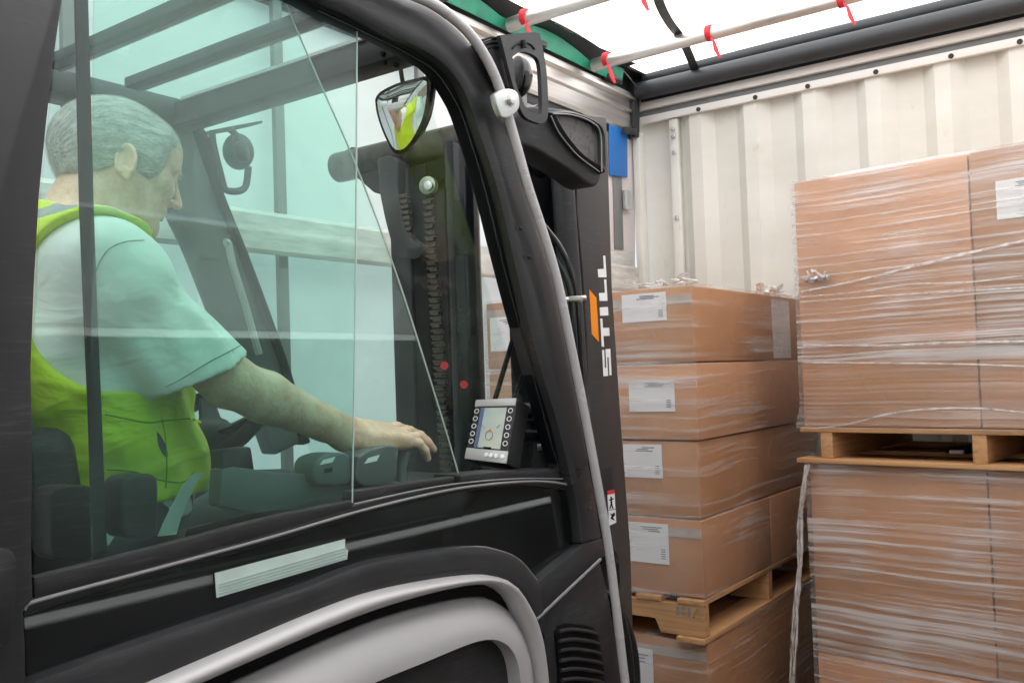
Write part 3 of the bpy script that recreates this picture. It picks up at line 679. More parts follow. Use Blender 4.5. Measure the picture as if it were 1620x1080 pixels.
crumple('film_scrap', 'torn knot of film high on the left edge of the right load', RQp(.07, -.014, zt-.36), (.06, .004, .035), 16, .0028, 9)
P_ = RQp(.42, .30, zl+.017); b_ = MB().box((0, 0, .012), (.07, .05, .022)).build('strap_buckle', M['black'], None, bevel=.004)
b_.location = P_; tag(b_, 'small black buckle with pale end lying in the gap of the right pallet', 'buckle')
q_ = MB().box((0, -.03, .008), (.045, .02, .012)); q_ = q_.build('pale_end', M['logo'], None, bevel=.002); q_.parent = b_
crease([(1270, 462), (1350, 446), (1440, 424), (1530, 402), (1625, 381)], .0035, wB)
crease([(1272, 470), (1360, 462), (1440, 450), (1530, 447), (1625, 436)], .002, wB)
crease([(1270, 478), (1400, 468), (1500, 462), (1625, 455)], .002, wB)
crease([(1275, 546), (1400, 546), (1500, 542), (1625, 540)], .003, wB)
crease([(1276, 573), (1400, 574), (1500, 575), (1625, 579)], .0022, wB)
crease([(1300, 676), (1345, 670), (1400, 656), (1450, 648), (1520, 645), (1575, 647), (1625, 652)], .0022, wB)
rnd = random.Random(4); g = MB()
base = [(1277, 735), (1272, 775), (1266, 830), (1264, 880), (1262, 930), (1258, 990), (1254, 1050), (1252, 1100)]
for s in range(4):
    pts = smoothline([tuple(oT(a+rnd.uniform(-4, 4), b, 3.22+rnd.uniform(-.01, .01))) for a, b in base], 40)
    g.tube(pts, [rnd.uniform(.004, .010) for _ in pts], 6, flat=(1.4, .5))
tag(g.build('film_tail', M['filmT']), 'twisted tail of film hanging down between the two stacks', 'film tail', 'loose ends of stretch film')
# ================================================================== FORKLIFT
FK = thing('forklift', 'dark grey enclosed forklift with orange and white lettering on its mast, driven into the trailer', 'forklift', (-1.33, .6, 0))
XG = -1.0
def oP(px, py, P0, n): d = ray(px, py); n = Vector(n); return CAMP+d*((Vector(P0)-CAMP).dot(n)/d.dot(n))
def bandX(A, B, X, th, name, m, par=FK, n=60, bev=.003, X2=None, **k):
    a = smoothline(A, n); b = smoothline(B, n)
    return MB().band(LX(a, X), LX(b, X if X2 is None else X2), (-th, 0, 0)).build(name, m, par, bevel=bev, **k)
def lineX(P, X, r, name, m, par=FK, n=60, seg=8, **k):
    return MB().tube(LX(smoothline(P, n), X), r, seg, **k).build(name, m, par)
def polyX(P, X, th, name, m, par=FK, bev=.002, sm=None, **k):
    if sm: P = smoothline(P+[P[0]], sm)[:-1]
    return MB().prism(LX(P, X), (-th, 0, 0)).build(name, m, par, bevel=bev, **k)

# --- pixel outlines of the side of the cab (converted to real positions on the side plane)
O_ = [(300, -118), (420, -90), (540, -45), (600, -20), (638, -2), (675, 12), (708, 34), (739, 64), (766, 104), (785, 147), (800, 195), (818, 262), (829, 300), (869, 426), (893, 536), (914, 640), (930, 724), (952, 849), (966, 955), (981, 1080), (990, 1150)]
I_ = [(300, -80), (400, -45), (470, -18), (510, 0), (566, 26), (614, 52), (675, 82), (708, 107), (736, 147), (760, 214), (787, 298), (806, 380), (829, 480), (849, 560), (867, 620), (882, 670), (893, 715), (901, 750), (904, 768)]
W_ = [(300, -62), (400, -30), (470, -4), (505, 14), (565, 42), (611, 64), (666, 93), (693, 113), (722, 157), (738, 195), (766, 285), (792, 390), (818, 490), (838, 560), (852, 615), (866, 668), (876, 705), (886, 735), (890, 752)]
fr = MB()
a = LX(smoothline(O_[:17], 70), -.955); b = LX(smoothline(I_, 70), -.955)
# the outer frame has a softly rounded section: centre line stands proud of both edges
rows = []
for p, q in zip(a, b):
    nrm = Vector((1, 0, 0)); row = []
    for s in np.linspace(0, 1, 9):
        pr = .006*(1-(2*s-1)**8)
        row.append(p.lerp(q, float(s))+nrm*pr)
    row = [p+Vector((-.06, 0, 0))]+row+[q+Vector((-.045, 0, 0))]
    rows.append(row)
fr.loft(rows, closed=True, caps=True).build('door_frame', M['frame'], FK, ang=50)
bandX(I_, W_, -.972, .03, 'window_seal', M['black'], n=70)
# thin bright edge on the seal
lineX([(x-2, y+3) for x, y in W_[3:]], -.972, .0012, 'seal_lip', M['blackg'])
# rear door post
polyX([(-220, -120), (106, -60), (101, 0), (88, 92), (76, 199), (65, 310), (57, 450), (52, 583), (54, 700), (53, 875), (55, 951), (40, 962), (43, 1020), (44, 1100), (40, 1180), (-260, 1180)], -.955, .07, 'rear_post', M['frame'], bev=.006)
polyX([(-30, 868), (12, 867), (24, 872), (29, 890), (28, 930), (26, 990), (22, 1010), (10, 1023), (-30, 1025)], -.925, .03, 'door_handle', M['frame2'], bev=.008)
# sliding panes
P1R = [(565, 10), (564, 200), (563, 400), (560, 620), (557, 795)]
polyX([(95, -80), (300, -80), (566, 0), (565, 200), (563, 400), (560, 620), (557, 793), (420, 822), (240, 868), (56, 914), (52, 583), (65, 310), (88, 92)], -.984, .004, 'rear_sliding_pane', M['glassd'], bev=0)
lineX(P1R, -.986, .0014, 'pane_edge', M['edge'], seg=6)
P2R = [(420, -66), (449, 0), (507, 133), (565, 266), (630, 442), (693, 640), (727, 755)]
polyX([(150, -80), (420, -70)] + P2R[1:] + [(560, 778), (420, 806), (240, 850), (146, 876)], -1.002, .004, 'front_sliding_pane', M['glassd'], bev=0)
lineX(P2R, -1.004, .0014, 'pane_edge', M['edge'], seg=6)
# pane bottom profiles, sill rails
bandX([(54, 912), (240, 866), (420, 819), (558, 791)], [(54, 948), (240, 898), (420, 848), (558, 806)], -.972, .014, 'pane_rail', M['frame2'])
bandX([(556, 777), (650, 763), (732, 752)], [(556, 806), (650, 782), (735, 768)], -.985, .02, 'pane_rail', M['frame2'])
bandX([(728, 751), (810, 744), (892, 741)], [(730, 772), (810, 762), (896, 760)], -.975, .06, 'window_sill', M['frame2'])
SL = [(38, 964), (55, 951), (240, 901), (420, 852), (559, 811), (667, 784), (740, 770), (820, 762), (870, 762), (908, 768)]
bandX([(38, 950), (240, 893), (420, 843), (559, 800), (667, 775), (740, 762), (820, 755), (905, 758)], [(38, 975), (240, 912), (420, 862), (559, 820), (667, 792), (740, 777), (820, 768), (905, 775)], -.972, .03, 'sill_rail', M['frame2'])
lineX(SL, -.966, .0022, 'sill_trim', M['trim'])
lineX([(560, 797), (667, 774), (740, 763), (820, 757), (890, 757)], -.970, .0014, 'sill_trim', M['trim'])
# fixed dark lower glass with its surround
Lw = [(44, 1082), (240, 1012), (420, 951), (489, 927), (578, 893), (667, 875), (747, 865), (782, 869), (820, 884), (851, 920)]
pg = [(38, 966)]+SL[1:]+[(913, 800), (921, 858), (851, 920)]+Lw[::-1][1:]
MB().prism(LX(pg, -.978), (-.005, 0, 0)).build('lower_pane', M['glassl'], FK)
polyX([(340, 906), (546, 852), (546, 868), (551, 869), (549, 884), (343, 945)], -.9755, .001, 'paper_sheet', mat('pale_green_paper', (.56, .70, .65), .5, 0, .1, 20), bev=0)
lineX(Lw, -.966, .002, 'lower_trim', M['trim'])
lineX([(851, 920), (886, 891), (924, 859)], -.966, .002, 'lower_trim', M['trim'])
bandX([(906, 768), (914, 800), (921, 860)], [(930, 724), (938, 770), (952, 850)], -.958, .05, 'door_corner', M['frame'], n=20)
sheetm = mat('sheet_dot_print', (.38, .50, .46), .5)
for k in range(4):
    MB().prism(LX([(346, 940-k*5), (548, 882-k*5), (548, 880.6-k*5), (346, 938.6-k*5)], -.9743), (-.0006, 0, 0)).build('sheet_print', sheetm, FK)
# silver arch moulding, body panel and dark recess
Mo = [(-40, 1205), (120, 1133), (240, 1080), (400, 1011), (489, 973), (578, 940), (667, 920), (751, 909), (791, 913), (815, 926), (833, 951), (847, 978), (858, 1022), (864, 1080), (868, 1150)]
Mi = [(20, 1215), (170, 1145), (318, 1080), (420, 1035), (533, 987), (622, 955), (711, 931), (764, 924), (792, 931), (810, 947), (824, 976), (836, 1003), (844, 1035), (851, 1080), (855, 1150)]
Bt = [(60, 1220), (210, 1152), (345, 1088), (420, 1053), (533, 1002), (622, 969), (711, 947), (760, 942), (783, 949), (802, 962), (816, 982), (828, 1008), (836, 1030), (841, 1062), (842, 1150)]
lowerb = smoothline([(851, 920), (820, 884), (782, 869), (747, 865), (667, 875), (578, 893), (489, 927), (420, 951), (240, 1012), (44, 1082), (-100, 1140)], 60)
mo2 = smoothline([(864, 1010), (847, 978), (833, 951), (815, 926), (791, 913), (751, 909), (667, 920), (578, 940), (489, 973), (400, 1011), (240, 1080), (120, 1133), (-40, 1205)], 60)
rows = []
for p, q in zip(LX(lowerb, -.955), LX(mo2, -.955)):
    row = [p+Vector((-.04, 0, 0))]+[p.lerp(q, float(s))+Vector((.003*(1-(2*s-1)**8), 0, 0)) for s in np.linspace(0, 1, 7)]+[q+Vector((-.04, 0, 0))]
    rows.append(row)
MB().loft(rows, closed=True, caps=True).build('door_panel', M['frame'], FK, ang=50)
def roll(A, B, X, bulge, th, name, m, n=70, par=FK, pw=2, k=9, X2=None):
    rows = []
    for p, q in zip(LX(smoothline(A, n), X), LX(smoothline(B, n), X if X2 is None else X2)):
        rows.append([p+Vector((-th, 0, 0))]+[p.lerp(q, float(s))+Vector((bulge*(1-abs(2*s-1)**pw), 0, 0)) for s in np.linspace(0, 1, k)]+[q+Vector((-th, 0, 0))])
    return MB().loft(rows, closed=True, caps=True).build(name, m, par, ang=60)
roll(Mo, Mi, -.945, .014, .03, 'wheel_arch_moulding', M['silver'])
bandX(Mi, Bt, -.965, .02, 'panel_gap', M['black'], bev=0)
# body panel: rounded shoulder then flat side, with recessed dark opening
Rc = [(300, 1260), (420, 1170), (500, 1122), (591, 1080), (667, 1049), (735, 1021), (765, 1012), (787, 1012), (804, 1021), (815, 1036), (821, 1056), (824, 1080), (826, 1110), (826, 1150)]
rows = []
for p, q in zip(LX(smoothline(Bt, 80), -.975), LX(smoothline(Rc, 80), -.93)):
    rows.append([p+Vector((-.03, 0, 0))]+[Vector((p.x+(q.x-p.x)*math.sin(s*math.pi/2)**.8, p.y+(q.y-p.y)*s, p.z+(q.z-p.z)*s)) for s in [float(z) for z in np.linspace(0, 1, 12)**1.5]]+[q+Vector((-.035, 0, 0))])
MB().loft(rows, closed=True, caps=True).build('body_panel', M['silver2'], FK, ang=50)
MB().prism(LX([(300, 1270)]+smoothline(Rc, 30)+[(826, 1290)], -.957), (-.02, 0, 0)).build('step_recess', M['frame2'], FK, bevel=.001)
# front fender with louvred vent
polyX([(868, 1160), (864, 1080), (860, 1030), (849, 980), (900, 931), (949, 884), (966, 955), (981, 1080), (988, 1160)], -.962, .05, 'front_fender', M['frame2'], bev=.004)
polyX([(851, 920), (924, 859), (953, 851), (958, 880), (949, 884), (849, 980), (838, 955)], -.958, .05, 'door_corner', M['frame'], bev=.003)
lineX([(849, 979), (900, 931), (950, 884)], -.953, .003, 'fender_trim', M['trim'])
polyX([(879, 1000), (884, 989), (893, 985), (925, 988), (940, 992), (948, 1010), (956, 1060), (960, 1150), (890, 1150), (884, 1060)], -.958, .012, 'vent', M['black'], sm=40, bev=.002)
for k in range(10):
    y = 998+k*15.5
    lineX([(884+k*.9, y), (905+k, y-3), (935+k*1.6, y+1), (946+k*1.8, y+5)], -.953, .0036, 'vent_slat', M['frame2'], n=14)
# grab rail along the front edge
TB = [(300, -140), (420, -108), (540, -66), (610, -32), (645, -12), (684, 6), (718, 30), (748, 60), (774, 101), (793, 147), (807, 195), (826, 262), (837, 300), (877, 426), (901, 536), (922, 640), (938, 724), (960, 849), (974, 955), (989, 1080), (998, 1160)]
gr = lineX(TB, -.925, .0088, 'grab_rail', M['rail'], n=110, seg=14)
g = MB().prism(LX(smoothline([(783, 149), (797, 141), (812, 141), (821, 150), (822, 170), (812, 182), (798, 187), (792, 180), (786, 165)], 28), -.905), (-.012, 0, 0))
cl = g.build('rail_clamp', M['zinc'], FK, bevel=.003)
g = MB().tube(LX([(790, 145), (800, 180)], -.925), .0115, 14); g.build('clamp_sleeve', M['zinc'], cl)
MB().disc(oX(808, 159, -.902), (1, 0, 0), .0082, .010, 6).build('clamp_bolt', M['steel'], cl, bevel=.001)
MB().disc(oX(808, 159, -.905), (1, 0, 0), .0105, .005, 18).build('clamp_washer', M['steel'], cl, bevel=.001)
for px, py in ((824, 361), (837, 406)):
    MB().sphere(oX(px, py, -.942), (.004, .0042, .0042), 12, 8).build('frame_bolt', M['frame2'], FK)
# vertical bar just inside the panes
polyX([(117, -90), (119, 0), (127, 330), (134, 500), (140, 640), (147, 867), (148, 900), (172, 892), (171, 867), (162, 640), (156, 500), (150, 330), (141, 0), (138, -90)], -1.012, .005, 'window_bar', M['frame2'], bev=.003)

# --- far side and roof of the cab
XF2 = -1.66
FB = [(222, 200), (250, 270), (280, 335), (310, 398), (356, 514), (400, 620), (436, 720)]
FC = [(300, 190), (325, 262), (342, 300), (382, 395), (421, 495), (452, 590), (478, 700)]
bandX(FB, FC, XF2, .05, 'far_pillar', M['innerl'], bev=.006)
bandX([(300, 170), (333, 222), (352, 296), (390, 392), (427, 490), (462, 590), (492, 700)], [(293, 178), (324, 226), (342, 300), (380, 396), (417, 495), (452, 592), (480, 704)], XF2+.012, .05, 'far_seal', M['black'])
lineX([(356, 383), (361, 386), (366, 410), (372, 432), (390, 490), (404, 540), (410, 560)], XF2+.05, .008, 'grab_handle', M['silver'])
pa = MB().span((XF2, .32, 1.0), (XF2-.04, 1.45, 1.33)); pa.build('far_door_panel', M['inner'], FK, bevel=.01)
MB().span((XF2, .30, 1.33), (XF2-.004, 1.18, 2.08)).build('far_window', M['glasss'], FK)
MB().span((XF2, .26, .95), (XF2-.05, .33, 2.1)).build('far_rear_post', M['inner'], FK, bevel=.01)
MB().span((XF2+.03, .1, 2.085), (XF2-.05, 1.2, 2.135)).build('roof_side_rail', M['inner'], FK, bevel=.012)
MB().span((-1.03, .1, 2.10), (-1.0, 1.13, 2.16)).build('roof_side_rail', M['inner'], FK, bevel=.008)
for y0, y1 in ((.40, .44), (.615, .643), (.83, .858), (.985, 1.012)):
    g = MB().span((-1.03, y0, 2.115), (XF2+.06, y1, 2.135)); g.build('roof_bar', M['inner'], FK, bevel=.004)
    MB().span((-1.03, y1+.001, 2.112), (XF2+.06, y1+.004, 2.118)).build('bar_seal', M['silver'], FK)
hb = oX(614, 64, -1.0)
MB().span((-.99, 1.115, 2.075), (XF2-.04, 1.175, 2.125)).build('header_beam', M['frame'], FK, bevel=.006)
MB().span((-1.0, 1.108, 2.118), (XF2+.06, 1.113, 2.124)).build('bar_seal', M['silver'], FK)
MB().span((-1.02, .1, 2.14), (XF2-.02, 1.15, 2.145)).build('roof_glass', M['glasss'], FK)
MB().span((-.99, -.1, 2.06), (XF2-.04, .1, 2.15)).build('roof_rear_beam', M['frame2'], FK, bevel=.01)
for px, py in ((608, 93), (627, 97), (606, 80)):
    c = oY(px, py+6, 1.113); MB().disc(c, (0, 1, 0), .0045, .006, 10).build('beam_screw', M['black'], FK)
# windscreen
wz = [(1.15, 2.08), (1.19, 2.0), (1.33, 1.70), (1.44, 1.46), (1.53, 1.28)]
rows = [[Vector((x, y, z)) for x in (-1.01, -1.3, XF2)] for y, z in wz]+[[Vector((x, y-.005, z)) for x in (-1.01, -1.3, XF2)] for y, z in wz[::-1]]
MB().loft(rows+[rows[0]]).build('windscreen', M['glassw'], FK)
g = MB().tube([oT(819, 512, 1.93), oT(806, 555, 1.93), oT(783, 632, 1.92)], .0055, 8)
g.build('wiper_arm', M['black'], FK)
MB().tube([oT(838, 556, 1.93), oT(828, 590, 1.93), oT(812, 634, 1.92)], .0048, 8).build('wiper_arm', M['black'], FK)
MB().box(oT(820, 512, 1.93), (.02, .02, .012)).build('wiper_joint', M['black'], FK, bevel=.003)
# dashboard, floor and base
MB().prism([Vector((-1.0, y, z)) for y, z in ((1.18, 1.14), (1.52, 1.14), (1.55, 1.27), (1.50, 1.345), (1.30, 1.36), (1.2, 1.30))], (-.66, 0, 0)).build('dashboard', M['frame2'], FK, bevel=.012)
MB().span((-1.0, .25, .50), (XF2, 1.5, .55)).build('cab_floor', M['frame2'], FK)
MB().prism([Vector((-1.19, y, z)) for y, z in ((.98, .6), (1.22, .6), (1.2, 1.22), (1.08, 1.36), (1.0, 1.33))], (-.30, 0, 0)).build('steering_column', M['frame2'], FK, bevel=.02)
MB().span((-1.025, .2, .6), (-1.045, 1.5, 1.312)).build('inner_side_panel', M['frame2'], FK)
# steering wheel
wc = Vector((-1.37, .985, 1.475)); wn = Vector((0, -.62, .78)).normalized(); wu = wn.cross(Vector((1, 0, 0))).normalized(); wx = Vector((1, 0, 0))
ring = [wc+(wx*math.cos(t)+wu*math.sin(t))*.12 for t in np.linspace(0, 2*math.pi, 41)]
sw = MB().tube(ring, .0135, 10, cap=False).build('steering_wheel', M['black'], FK)
for an in (.3, 2.4, 4.5):
    d = wx*math.cos(an)+wu*math.sin(an); MB().tube([wc-wn*.02, wc+d*.06-wn*.012, wc+d*.115], [.02, .013, .010], 8, flat=(1.4, .6)).build('wheel_spoke', M['frame2'], sw)
MB().sphere(wc-wn*.015, (.04, .04, .03)).build('wheel_hub', M['frame2'], sw)
kb = wc+(wx*math.cos(2.6)+wu*math.sin(2.6))*.12; MB().tube([kb, kb+wn*.05], [.012, .02], 12).build('wheel_knob', M['black'], sw)
# seat
st = MB().box((-1.36, .80, 1.09), (.44, .50, .13)).build('seat_cushion', M['seat'], FK, bevel=.035, seg=3)
g = MB().box((-1.36, .545, 1.36), (.46, .12, .50), Euler((R(8), 0, 0)).to_matrix()).build('seat_backrest', M['seat'], FK, bevel=.045, seg=3)
for s in (-1, 1):
    MB().box((-1.36+s*.205, .585, 1.30), (.07, .13, .40), Euler((R(8), 0, 0)).to_matrix()).build('seat_bolster', M['frame2'], FK, bevel=.03, seg=3)
MB().span((-1.17, .55, .6), (-1.55, 1.02, 1.03)).build('seat_base', M['frame2'], FK, bevel=.02)
# armrest with levers under the hand
MB().prism(LX([(352, 742), (372, 738), (432, 746), (520, 752), (560, 755), (640, 762), (650, 790), (560, 800), (400, 812), (348, 800)], -1.095), (-.03, 0, 0)).build('armrest', M['innerl'], FK, bevel=.004)
MB().prism(LX([(352, 712), (398, 706), (404, 745), (354, 748)], -1.10), (-.03, 0, 0)).build('control_box', M['frame2'], FK, bevel=.004)
def lever(P, lab, X=-1.062):
    l = MB().prism(LX(smoothline(P+[P[0]], 36)[:-1], X), (-.05, 0, 0)).build('lever', M['innerl'], FK, bevel=.012, seg=3)
    if lab: MB().prism(LX(lab, X+.0015), (-.001, 0, 0)).build('lever_label', M['logo'], l)
lever([(567, 722), (585, 712), (608, 705), (628, 706), (629, 722), (626, 760), (600, 768), (568, 764)], [(577, 733), (583, 724), (601, 719), (596, 729)])
lever([(498, 733), (508, 722), (530, 716), (552, 718), (556, 735), (553, 764), (525, 768), (500, 764)], [(506, 735), (512, 727), (531, 722), (526, 731)], -1.075)
polyX([(514, 741), (526, 739), (526, 746), (514, 748)], -1.0735, .001, 'lever_mark', M['black'], bev=0)
g = MB().tube([oX(640, 712, -1.10), oX(634, 745, -1.10), oX(636, 790, -1.10)], [.012, .010, .012], 12); g.build('lever_stalk', M['innerl'], FK)
for P in ([(79, 780), (90, 771), (120, 767), (147, 770), (152, 785), (150, 850), (146, 884), (106, 886), (82, 875)], [(192, 765), (205, 753), (235, 749), (250, 755), (252, 790), (250, 835), (246, 850), (210, 852), (195, 840)]):
    b_ = MB().prism(LX(smoothline(P+[P[0]], 36)[:-1], -1.055), (-.045, 0, 0)).build('belt_buckle', M['frame2'], FK, bevel=.010, seg=3)
# monitor
mc = oT(775, 682, 1.72); mn = Vector((.10, -.93, .34)).normalized(); mx_ = Vector((0, 0, 1)).cross(mn).normalized()*1.0
mx_ = -mx_ if mx_.x < 0 else mx_; my_ = mn.cross(mx_); my_ = -my_ if my_.z < 0 else my_
TL, TRt, BR, BL = [oP(a, b, mc, mn) for a, b in ((753, 632), (818, 629), (801, 734), (735, 726))]
def mq(u, v, o=0): return (TL.lerp(TRt, u)).lerp(BL.lerp(BR, u), v)+mn*o
def mrect(u0, u1, v0, v1, o, th): return [mq(u0, v0, o), mq(u1, v0, o), mq(u1, v1, o), mq(u0, v1, o)], -mn*th
mon = MB().prism(*mrect(0, 1, 0, 1, 0, .052)).build('monitor', M['frame2'], FK, bevel=.004, seg=3)
MB().prism(*mrect(.01, .99, .005, .125, .002, .004)).build('monitor_bezel', M['silver'], mon, bevel=.0012)
MB().prism(*mrect(.0, 1.0, .81, .995, .002, .004)).build('monitor_bezel', M['silver'], mon, bevel=.0012)
MB().prism(*mrect(.18, .80, .15, .79, .0015, .002)).build('monitor_screen', M['screen'], mon)
MB().prism(*mrect(.18, .27, .15, .79, .0022, .001)).build('screen_side_bar', mat('screen_blue_bar', (.10, .14, .26), .3), mon)
MB().prism([mq(.50, .49, .003), mq(.44, .54, .003), mq(.57, .54, .003)], -mn*.001).build('screen_arrow', M['orange'], mon)
ringp = [mq(.50+.085*math.cos(t), .59+.075*math.sin(t), .003) for t in np.linspace(0, 2*math.pi, 21)]
MB().tube(ringp, .0006, 5, cap=False).build('screen_ring', M['grey'], mon)
for s in (-1, 1):
    MB().tube([mq(.5+s*.22, .42, .003), mq(.5+s*.15, .47, .003)], .0007, 5).build('screen_mark', M['print'], mon)
for i in range(5):
    for u in (.085, .905):
        v = .20+i*.125; rp = [mq(u+.05*math.cos(t), v+.035*math.sin(t), .0015) for t in np.linspace(0, 2*math.pi, 17)]
        MB().tube(rp, .0008, 5, cap=False).build('monitor_button', M['logo'], mon)
for u in (.52, .63, .75, .90):
    MB().disc(mq(u, .90, .003), mn, .0042, .003, 14).build('monitor_key', M['logo'], mon, bevel=.0008)
MB().prism([mq(.42, .775, .003), mq(.60, .775, .003), mq(.60, .805, .003), mq(.42, .805, .003)], -mn*.001).build('screen_tab', M['black'], mon)
g = MB().tube([oT(826, 690, 1.77), oT(850, 690, 1.80), oT(868, 668, 1.83)], [.014, .013, .011], 10); g.build('monitor_arm', M['black'], mon)
MB().tube([oT(838, 664, 1.80), oT(838, 722, 1.80)], .012, 10).build('monitor_bracket', M['black'], mon)
MB().tube([oT(828, 650, 1.84), oT(862, 648, 1.84)], .016, 12).build('monitor_knob', M['frame2'], mon)
MB().tube([oT(850, 707, 1.84), oT(876, 706, 1.84)], .006, 8).build('handle_bar', M['silver'], FK)
# interior mirror (convex, faces back to the driver)
MC = Vector((-1.085, 1.185, 2.02)); MN = ((CAMP-MC).normalized()+(oX(205, 262, -1.33)-MC).normalized()).normalized()
out = smoothline([(596, 158), (603, 146), (630, 132), (660, 124), (680, 120), (684, 126), (683, 150), (676, 187), (660, 221), (646, 239), (634, 244), (623, 238), (609, 210), (599, 180), (596, 158)], 48)[:-1]
op = [oP(a, b, MC, MN) for a, b in out]; cen = sum(op, Vector())/len(op)+(oP(610, 180, MC, MN)-oP(618, 180, MC, MN))
rows = []
for s in (1, .86, .72, .56, .4, .24, .1, .01):
    rows.append([cen+(p-cen)*s*.89+MN*(.006+(1-s*s)*.007) for p in op])
mir = MB().loft([[p-MN*.035*1+(cen-p)*.25 for p in op], [p-MN*.012 for p in op], [p+MN*.005 for p in op], [cen+(p-cen)*.90+MN*.0055 for p in op]], closed=True, caps=True).build('cab_mirror', M['blackg'], FK, ang=50)
mm_, n_, b_ = newmat('mirror_glass'); b_.inputs['Metallic'].default_value = 1; b_.inputs['Roughness'].default_value = .015; b_.inputs['Base Color'].default_value = (.82, .84, .84, 1)
MB().loft(rows, closed=True, caps=True).build('mirror_glass', mm_, mir, ang=80)
MB().tube([oT(632, 98, 1.62), cen-MN*.02], .004, 8).build('mirror_stalk', M['black'], mir)

# --- lamps and brackets on the front corners
br = MB()
po = smoothline([(791, 56), (820, 53), (850, 52), (856, 62), (865, 117), (867, 180), (860, 195), (843, 192), (827, 180), (812, 137), (798, 82), (791, 56)], 60)[:-1]
ph = smoothline([(811, 90), (825, 82), (845, 88), (854, 103), (857, 150), (857, 177), (853, 181), (836, 175), (825, 155), (816, 130), (811, 90)], 60)[:-1]
A = LX(po, -.915); B = LX(ph, -.915)
rows = [[p+Vector((-.008, 0, 0)) for p in A], A, B, [p+Vector((-.008, 0, 0)) for p in B], [p+Vector((-.008, 0, 0)) for p in A]]
lb = br.loft(rows, closed=True).build('lamp_bracket', M['frame'], FK, ang=40)
MB().prism(LX([(762, 66), (792, 56), (800, 82), (814, 137), (808, 142), (790, 130), (776, 100)], -.93), (-.04, 0, 0)).build('bracket_flange', M['frame2'], lb, bevel=.004)
for k in range(3):
    MB().tube(LX([(757+k*3, 66+k*7), (775+k*2, 60+k*7), (790+k*2, 60+k*7)], -.928), .0022, 6).build('bracket_slat', M['black'], lb)
lineX([(811, 77), (818, 71), (828, 68), (838, 70), (846, 78)], -.914, .0016, 'bracket_slot', M['black'], par=lb)
MB().tube(LX([(828, 64), (830, 76)], -.912), .0045, 10).build('bracket_knob', M['frame2'], lb)
MB().sphere(oX(823, 122, -.975), (.022, .026, .040), 20, 14, Euler((R(-15), 0, 0)).to_matrix()).build('work_lamp', M['blackg'], lb)
MB().sphere(oX(816, 117, -.965), (.018, .012, .037), 20, 14, Euler((R(-15), 0, 0)).to_matrix()).build('lamp_rim', M['frame2'], lb)
# moulded ear with recess
eo = smoothline([(806, 190), (818, 178), (835, 168), (868, 170), (905, 175), (930, 185), (950, 203), (955, 232), (951, 280), (944, 294), (932, 291), (900, 268), (855, 240), (825, 227), (808, 212), (806, 190)], 64)[:-1]
ei = smoothline([(871, 184), (880, 182), (905, 184), (934, 196), (946, 211), (948, 240), (948, 267), (941, 262), (915, 245), (893, 220), (882, 203), (871, 184)], 64)
def align(a, b):   # same start direction
    n = len(a); return b
ei = ei[:-1]; ei = [ei[int(i*len(ei)/64) % len(ei)] for i in range(64)]
ca = np.mean(eo, 0); cb = np.mean(ei, 0)
ang = lambda p, c: math.atan2(p[1]-c[1], p[0]-c[0])
# outer outline split: body behind, thick rim round the recess in front
MB().prism(LX(eo, -.945), (-.06, 0, 0)).build('mast_ear', M['frame2'], FK, bevel=.006, seg=3)
E1 = LX(ei, -.94); cE = sum(E1, Vector())/len(E1)
rr = [[cE+(p-cE)*k+Vector((dx, 0, 0)) for p in E1] for k, dx in ((1.16, -.008), (1.13, .008), (1.05, .012), (1.0, .008), (.97, -.004), (.1, -.004))]
MB().loft(rr, closed=True).build('ear_rim', M['frame2'], FK, ang=70)
MB().prism([cE+(p-cE)*.97+Vector((-.0025, 0, 0)) for p in E1], (-.002, 0, 0)).build('ear_panel', mat('scuffed_black_plastic', (.075, .070, .068), .3, 0, .3, 60, .5, 300), FK)
lineX([(875, 180), (905, 182), (935, 193), (950, 212), (952, 272)], -.925, .0016, 'ear_highlight', M['trim'])
lineX([(872, 184), (882, 206), (893, 222), (915, 247), (948, 272)], -.926, .0014, 'ear_highlight', M['trim'])

# --- mast
XM = -1.13
mast = MB().prism(LX([(912, 180), (913, 330), (922, 426), (928, 520), (932, 640), (947, 764), (958, 880), (968, 1000), (975, 1120), (1006, 1120), (1002, 1000), (998, 867), (981, 640), (969, 457), (964, 300), (960, 185)], XM), (-.055, 0, 0)).build('mast', M['mast'], FK, bevel=.004)
p0 = oX(945, 1120, XM)
MB().span((XM-.002, p0.y-.06, .06), (XM-.055, p0.y+.10, p0.z+.01)).build('mast_foot', M['mast'], mast)
ytop = 1.86
MB().span((XM-.03, ytop-.02, .1), (XM-.09, ytop+.12, 2.15)).build('mast_channel', M['black'], mast, bevel=.004)
for xx, w_, mm2 in ((-1.70, .07, 'frame2'), (-1.62, .05, 'black')):
    MB().span((xx, ytop-.05, .1), (xx+w_, ytop+.10, 2.10)).build('mast_channel', M[mm2], mast, bevel=.004)
MB().tube([(-1.475, ytop-.02, .2), (-1.475, ytop-.02, 2.14)], .044, 20).build('lift_cylinder', mat('oily_black_cylinder', (.012, .016, .018), .18, .3, .3, 10), mast)
MB().tube([oT(887, 240, 2.12), oT(893, 330, 2.12), oT(905, 500, 2.10), oT(918, 700, 2.08), oT(940, 1080, 2.05)], .026, 18).build('side_cylinder', M['frame2'], mast)
MB().tube([oT(889, 236, 2.11), oT(890, 270, 2.11)], .034, 18).build('cylinder_head', M['black'], mast, bevel=.003)
MB().tube([(-1.92, ytop-.02, 2.15), (-1.22, ytop-.02, 2.15)], .042, 20).build('mast_crossbar', M['greasy'], mast)
MB().span((-1.72, ytop-.03, 1.2), (-1.13, ytop+.1, 1.32)).build('mast_crossbar', M['frame2'], mast, bevel=.006)
